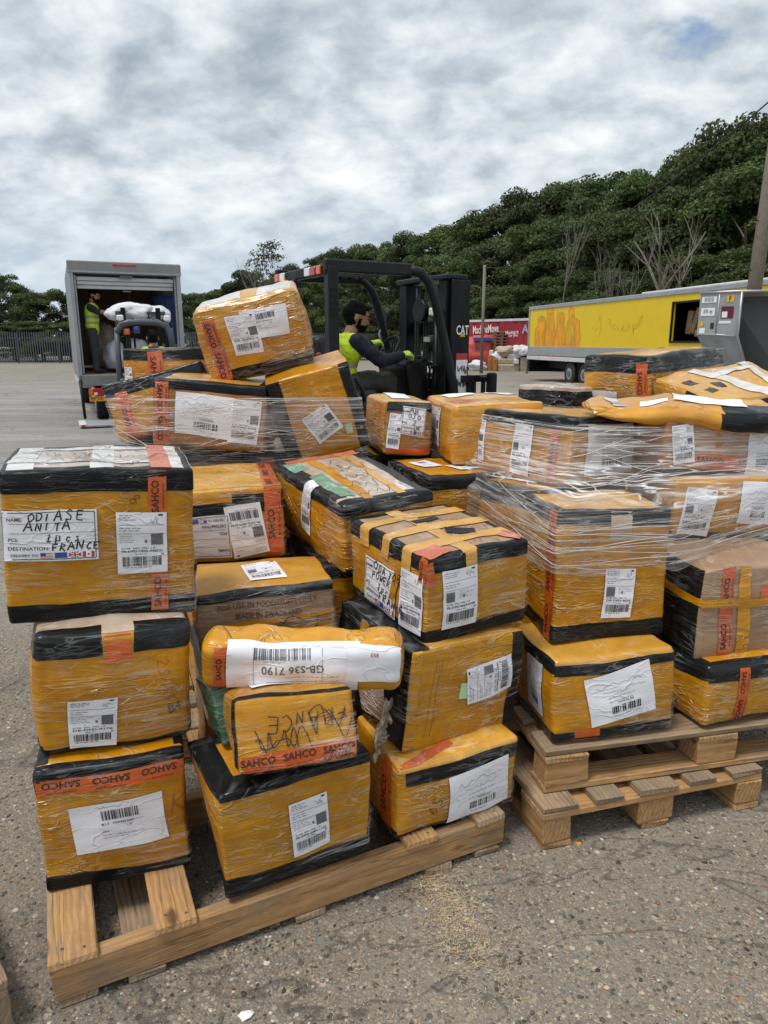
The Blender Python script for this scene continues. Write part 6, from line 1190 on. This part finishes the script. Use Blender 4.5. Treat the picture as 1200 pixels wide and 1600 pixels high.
prof=[(455,418,112),(500,398,104),(535,392,98),(570,384,92),(605,378,86),(640,370,80),(675,362,74),(712,352,69),(748,340,65),(786,324,61),(825,310,58),(862,298,55),(900,290,52),(938,286,49),(978,278,46.5),(1020,270,44),(1062,248,42),(1105,226,40),(1150,206,38),(1200,186,36.5),(1250,175,35)]
rg=random.Random(11); sidew=['dark','mid green','dark','olive','mid green','dark']
pos_words=lambda px:'left of the forklift mast' if px<640 else ('above the forklift mast' if px<740 else ('above the red trailer' if px<830 else ('above the painted figures' if px<930 else ('above the faded lettering' if px<1040 else ('above the cargo container' if px<1130 else 'at the right edge')))))
cnt={}
def lab_tree(base,px):
    w_=pos_words(px); key=(base,w_); cnt[key]=cnt.get(key,0)+1; o=['','second ','third ','fourth ','fifth ','sixth ','seventh ','eighth ']
    return (o[cnt[key]-1] if cnt[key]<=8 else '')+base+' '+w_
for i,(px,yt,Y) in enumerate(prof):
    k=[0,2,5,1,4,0,2,1,5,3,0,3,2,5,0,1,2,0,5,2,4][i]; tree(px,yt+rg.uniform(-3,5),Y,k,lab_tree('tall %s leafy tree on the wood skyline'%sidew[k],px),wide=1.05 if px<800 else .95,seed=i)
for i,(px,yt,Y) in enumerate([(480,430,80),(530,432,76),(580,428,72),(628,418,68),(672,408,62),(712,402,58),(752,392,54),(790,378,51),(835,362,48),(880,352,46),(925,348,43.5),(965,340,41),(1010,338,39),(1055,322,37.5),(1095,300,36),(1140,290,34.5),(1190,270,33)]):
    k=[5,1,3,5,4,1,0,3,5,0,5,0,5,3,0,5,1][i]; tree(px,yt,Y,k,lab_tree('lower %s tree inside the wood edge'%sidew[k],px),wide=1.25,seed=i+40)
for i,(px,yt,Y) in enumerate([(560,478,62),(610,480,60),(650,486,58),(700,476,52),(760,468,47),(815,452,44),(870,440,42),(930,430,39),(990,425,36.5),(1060,410,34),(1120,405,32.5),(1185,395,31)]):
    tree(px,yt,Y,[5,3,5,1,5,5,0,5,0,5,1,5][i],lab_tree('bushy shrub at the foot of the wood',px),'shrub',1.7,i+80,'shrub','shrubs at the foot of the wood')
for i,(px,yt,Y,k) in enumerate([(8,432,60,0),(45,462,58,5),(85,455,59,1),(122,458,60,0),(-30,440,62,2),(150,470,63,5)]):
    tree(px,yt,Y,k,['tall dark tree at the left edge behind the palisade fence','low dark tree second from left behind the palisade fence','mid green tree third from left behind the palisade fence','dark tree touching the truck side behind the fence','dark tree cut by the left edge behind the fence','low tree hidden behind the truck side'][i],wide=1.3,seed=i+120,group='trees behind the palisade fence')
for i,(px,yt,Y,k) in enumerate([(296,462,85,5),(325,458,88,1),(355,446,90,0),(385,428,90,5),(405,452,84,3),(435,430,96,0),(270,470,90,0)]):
    tree(px,yt,Y,k,['low dark tree just right of the truck','small mid green tree second right of the truck','dark tree third right of the truck','dark tree rising toward the wispy pale tree','olive tree below the wispy pale tree','dark tree between the wispy tree and the forklift lamp bar','low tree behind the truck right post'][i],wide=1.25,seed=i+150,group='distant trees between truck and forklift')
for i,px in enumerate((-25,20,62,104,146)):
    tree(px,505,55.5,[5,0,5,1,0][i],['leftmost','second','third','fourth','fifth'][i]+' low shrub from the left behind the palisade fence','shrub',2.4,i+170,'shrub','shrubs behind the palisade fence')
# wispy pale tree
wm=crown_mesh('crown',77,40,2600,.11,LM[2],10,2.6,3); V,Fc=branchy(31,7,.16,3,.5,9,.9); q=at_y(420,392,78); t=thing('tree','wispy pale tree with thin upright branches left of the forklift','tree',(q.x,78,0)); s=q.z/9.6; t.scale=(s,s,s); mesh('trunk',V,Fc,M['bark_pale'],t); link(bpy.data.objects.new('crown',wm),t)
# bare dead trees against the wood
for i,(px,yt,Y,mt,sp_,lab) in enumerate([(1040,325,30.5,'bark_pale',.75,'dead tree with rust brown trunk and bare spreading limbs above the trailer'),(886,335,38,'bark_pale',.22,'thin pale dead trunk above the faded lettering'),(935,345,36,'bark_pale',.4,'bare grey sapling beside the thin pale trunk'),(968,350,35,'bark_pale',.4,'bare grey sapling in the middle of the leafless group'),(1000,352,34,'bark_pale',.45,'bare grey sapling nearest the rust brown dead tree'),(1085,300,31.5,'bark_pale',.5,'bare grey tree just right of the rust brown dead tree')]):
    q=at_y(px,yt,Y); V,Fc=branchy(60+i,q.z*.72,.15 if i==0 else .05,3,sp_,5,.75); t=thing('dead_tree',lab,'dead tree',(q.x,Y,0),i,'bare dead trees before the wood'); mesh('trunk',V,Fc,M[mt],t)
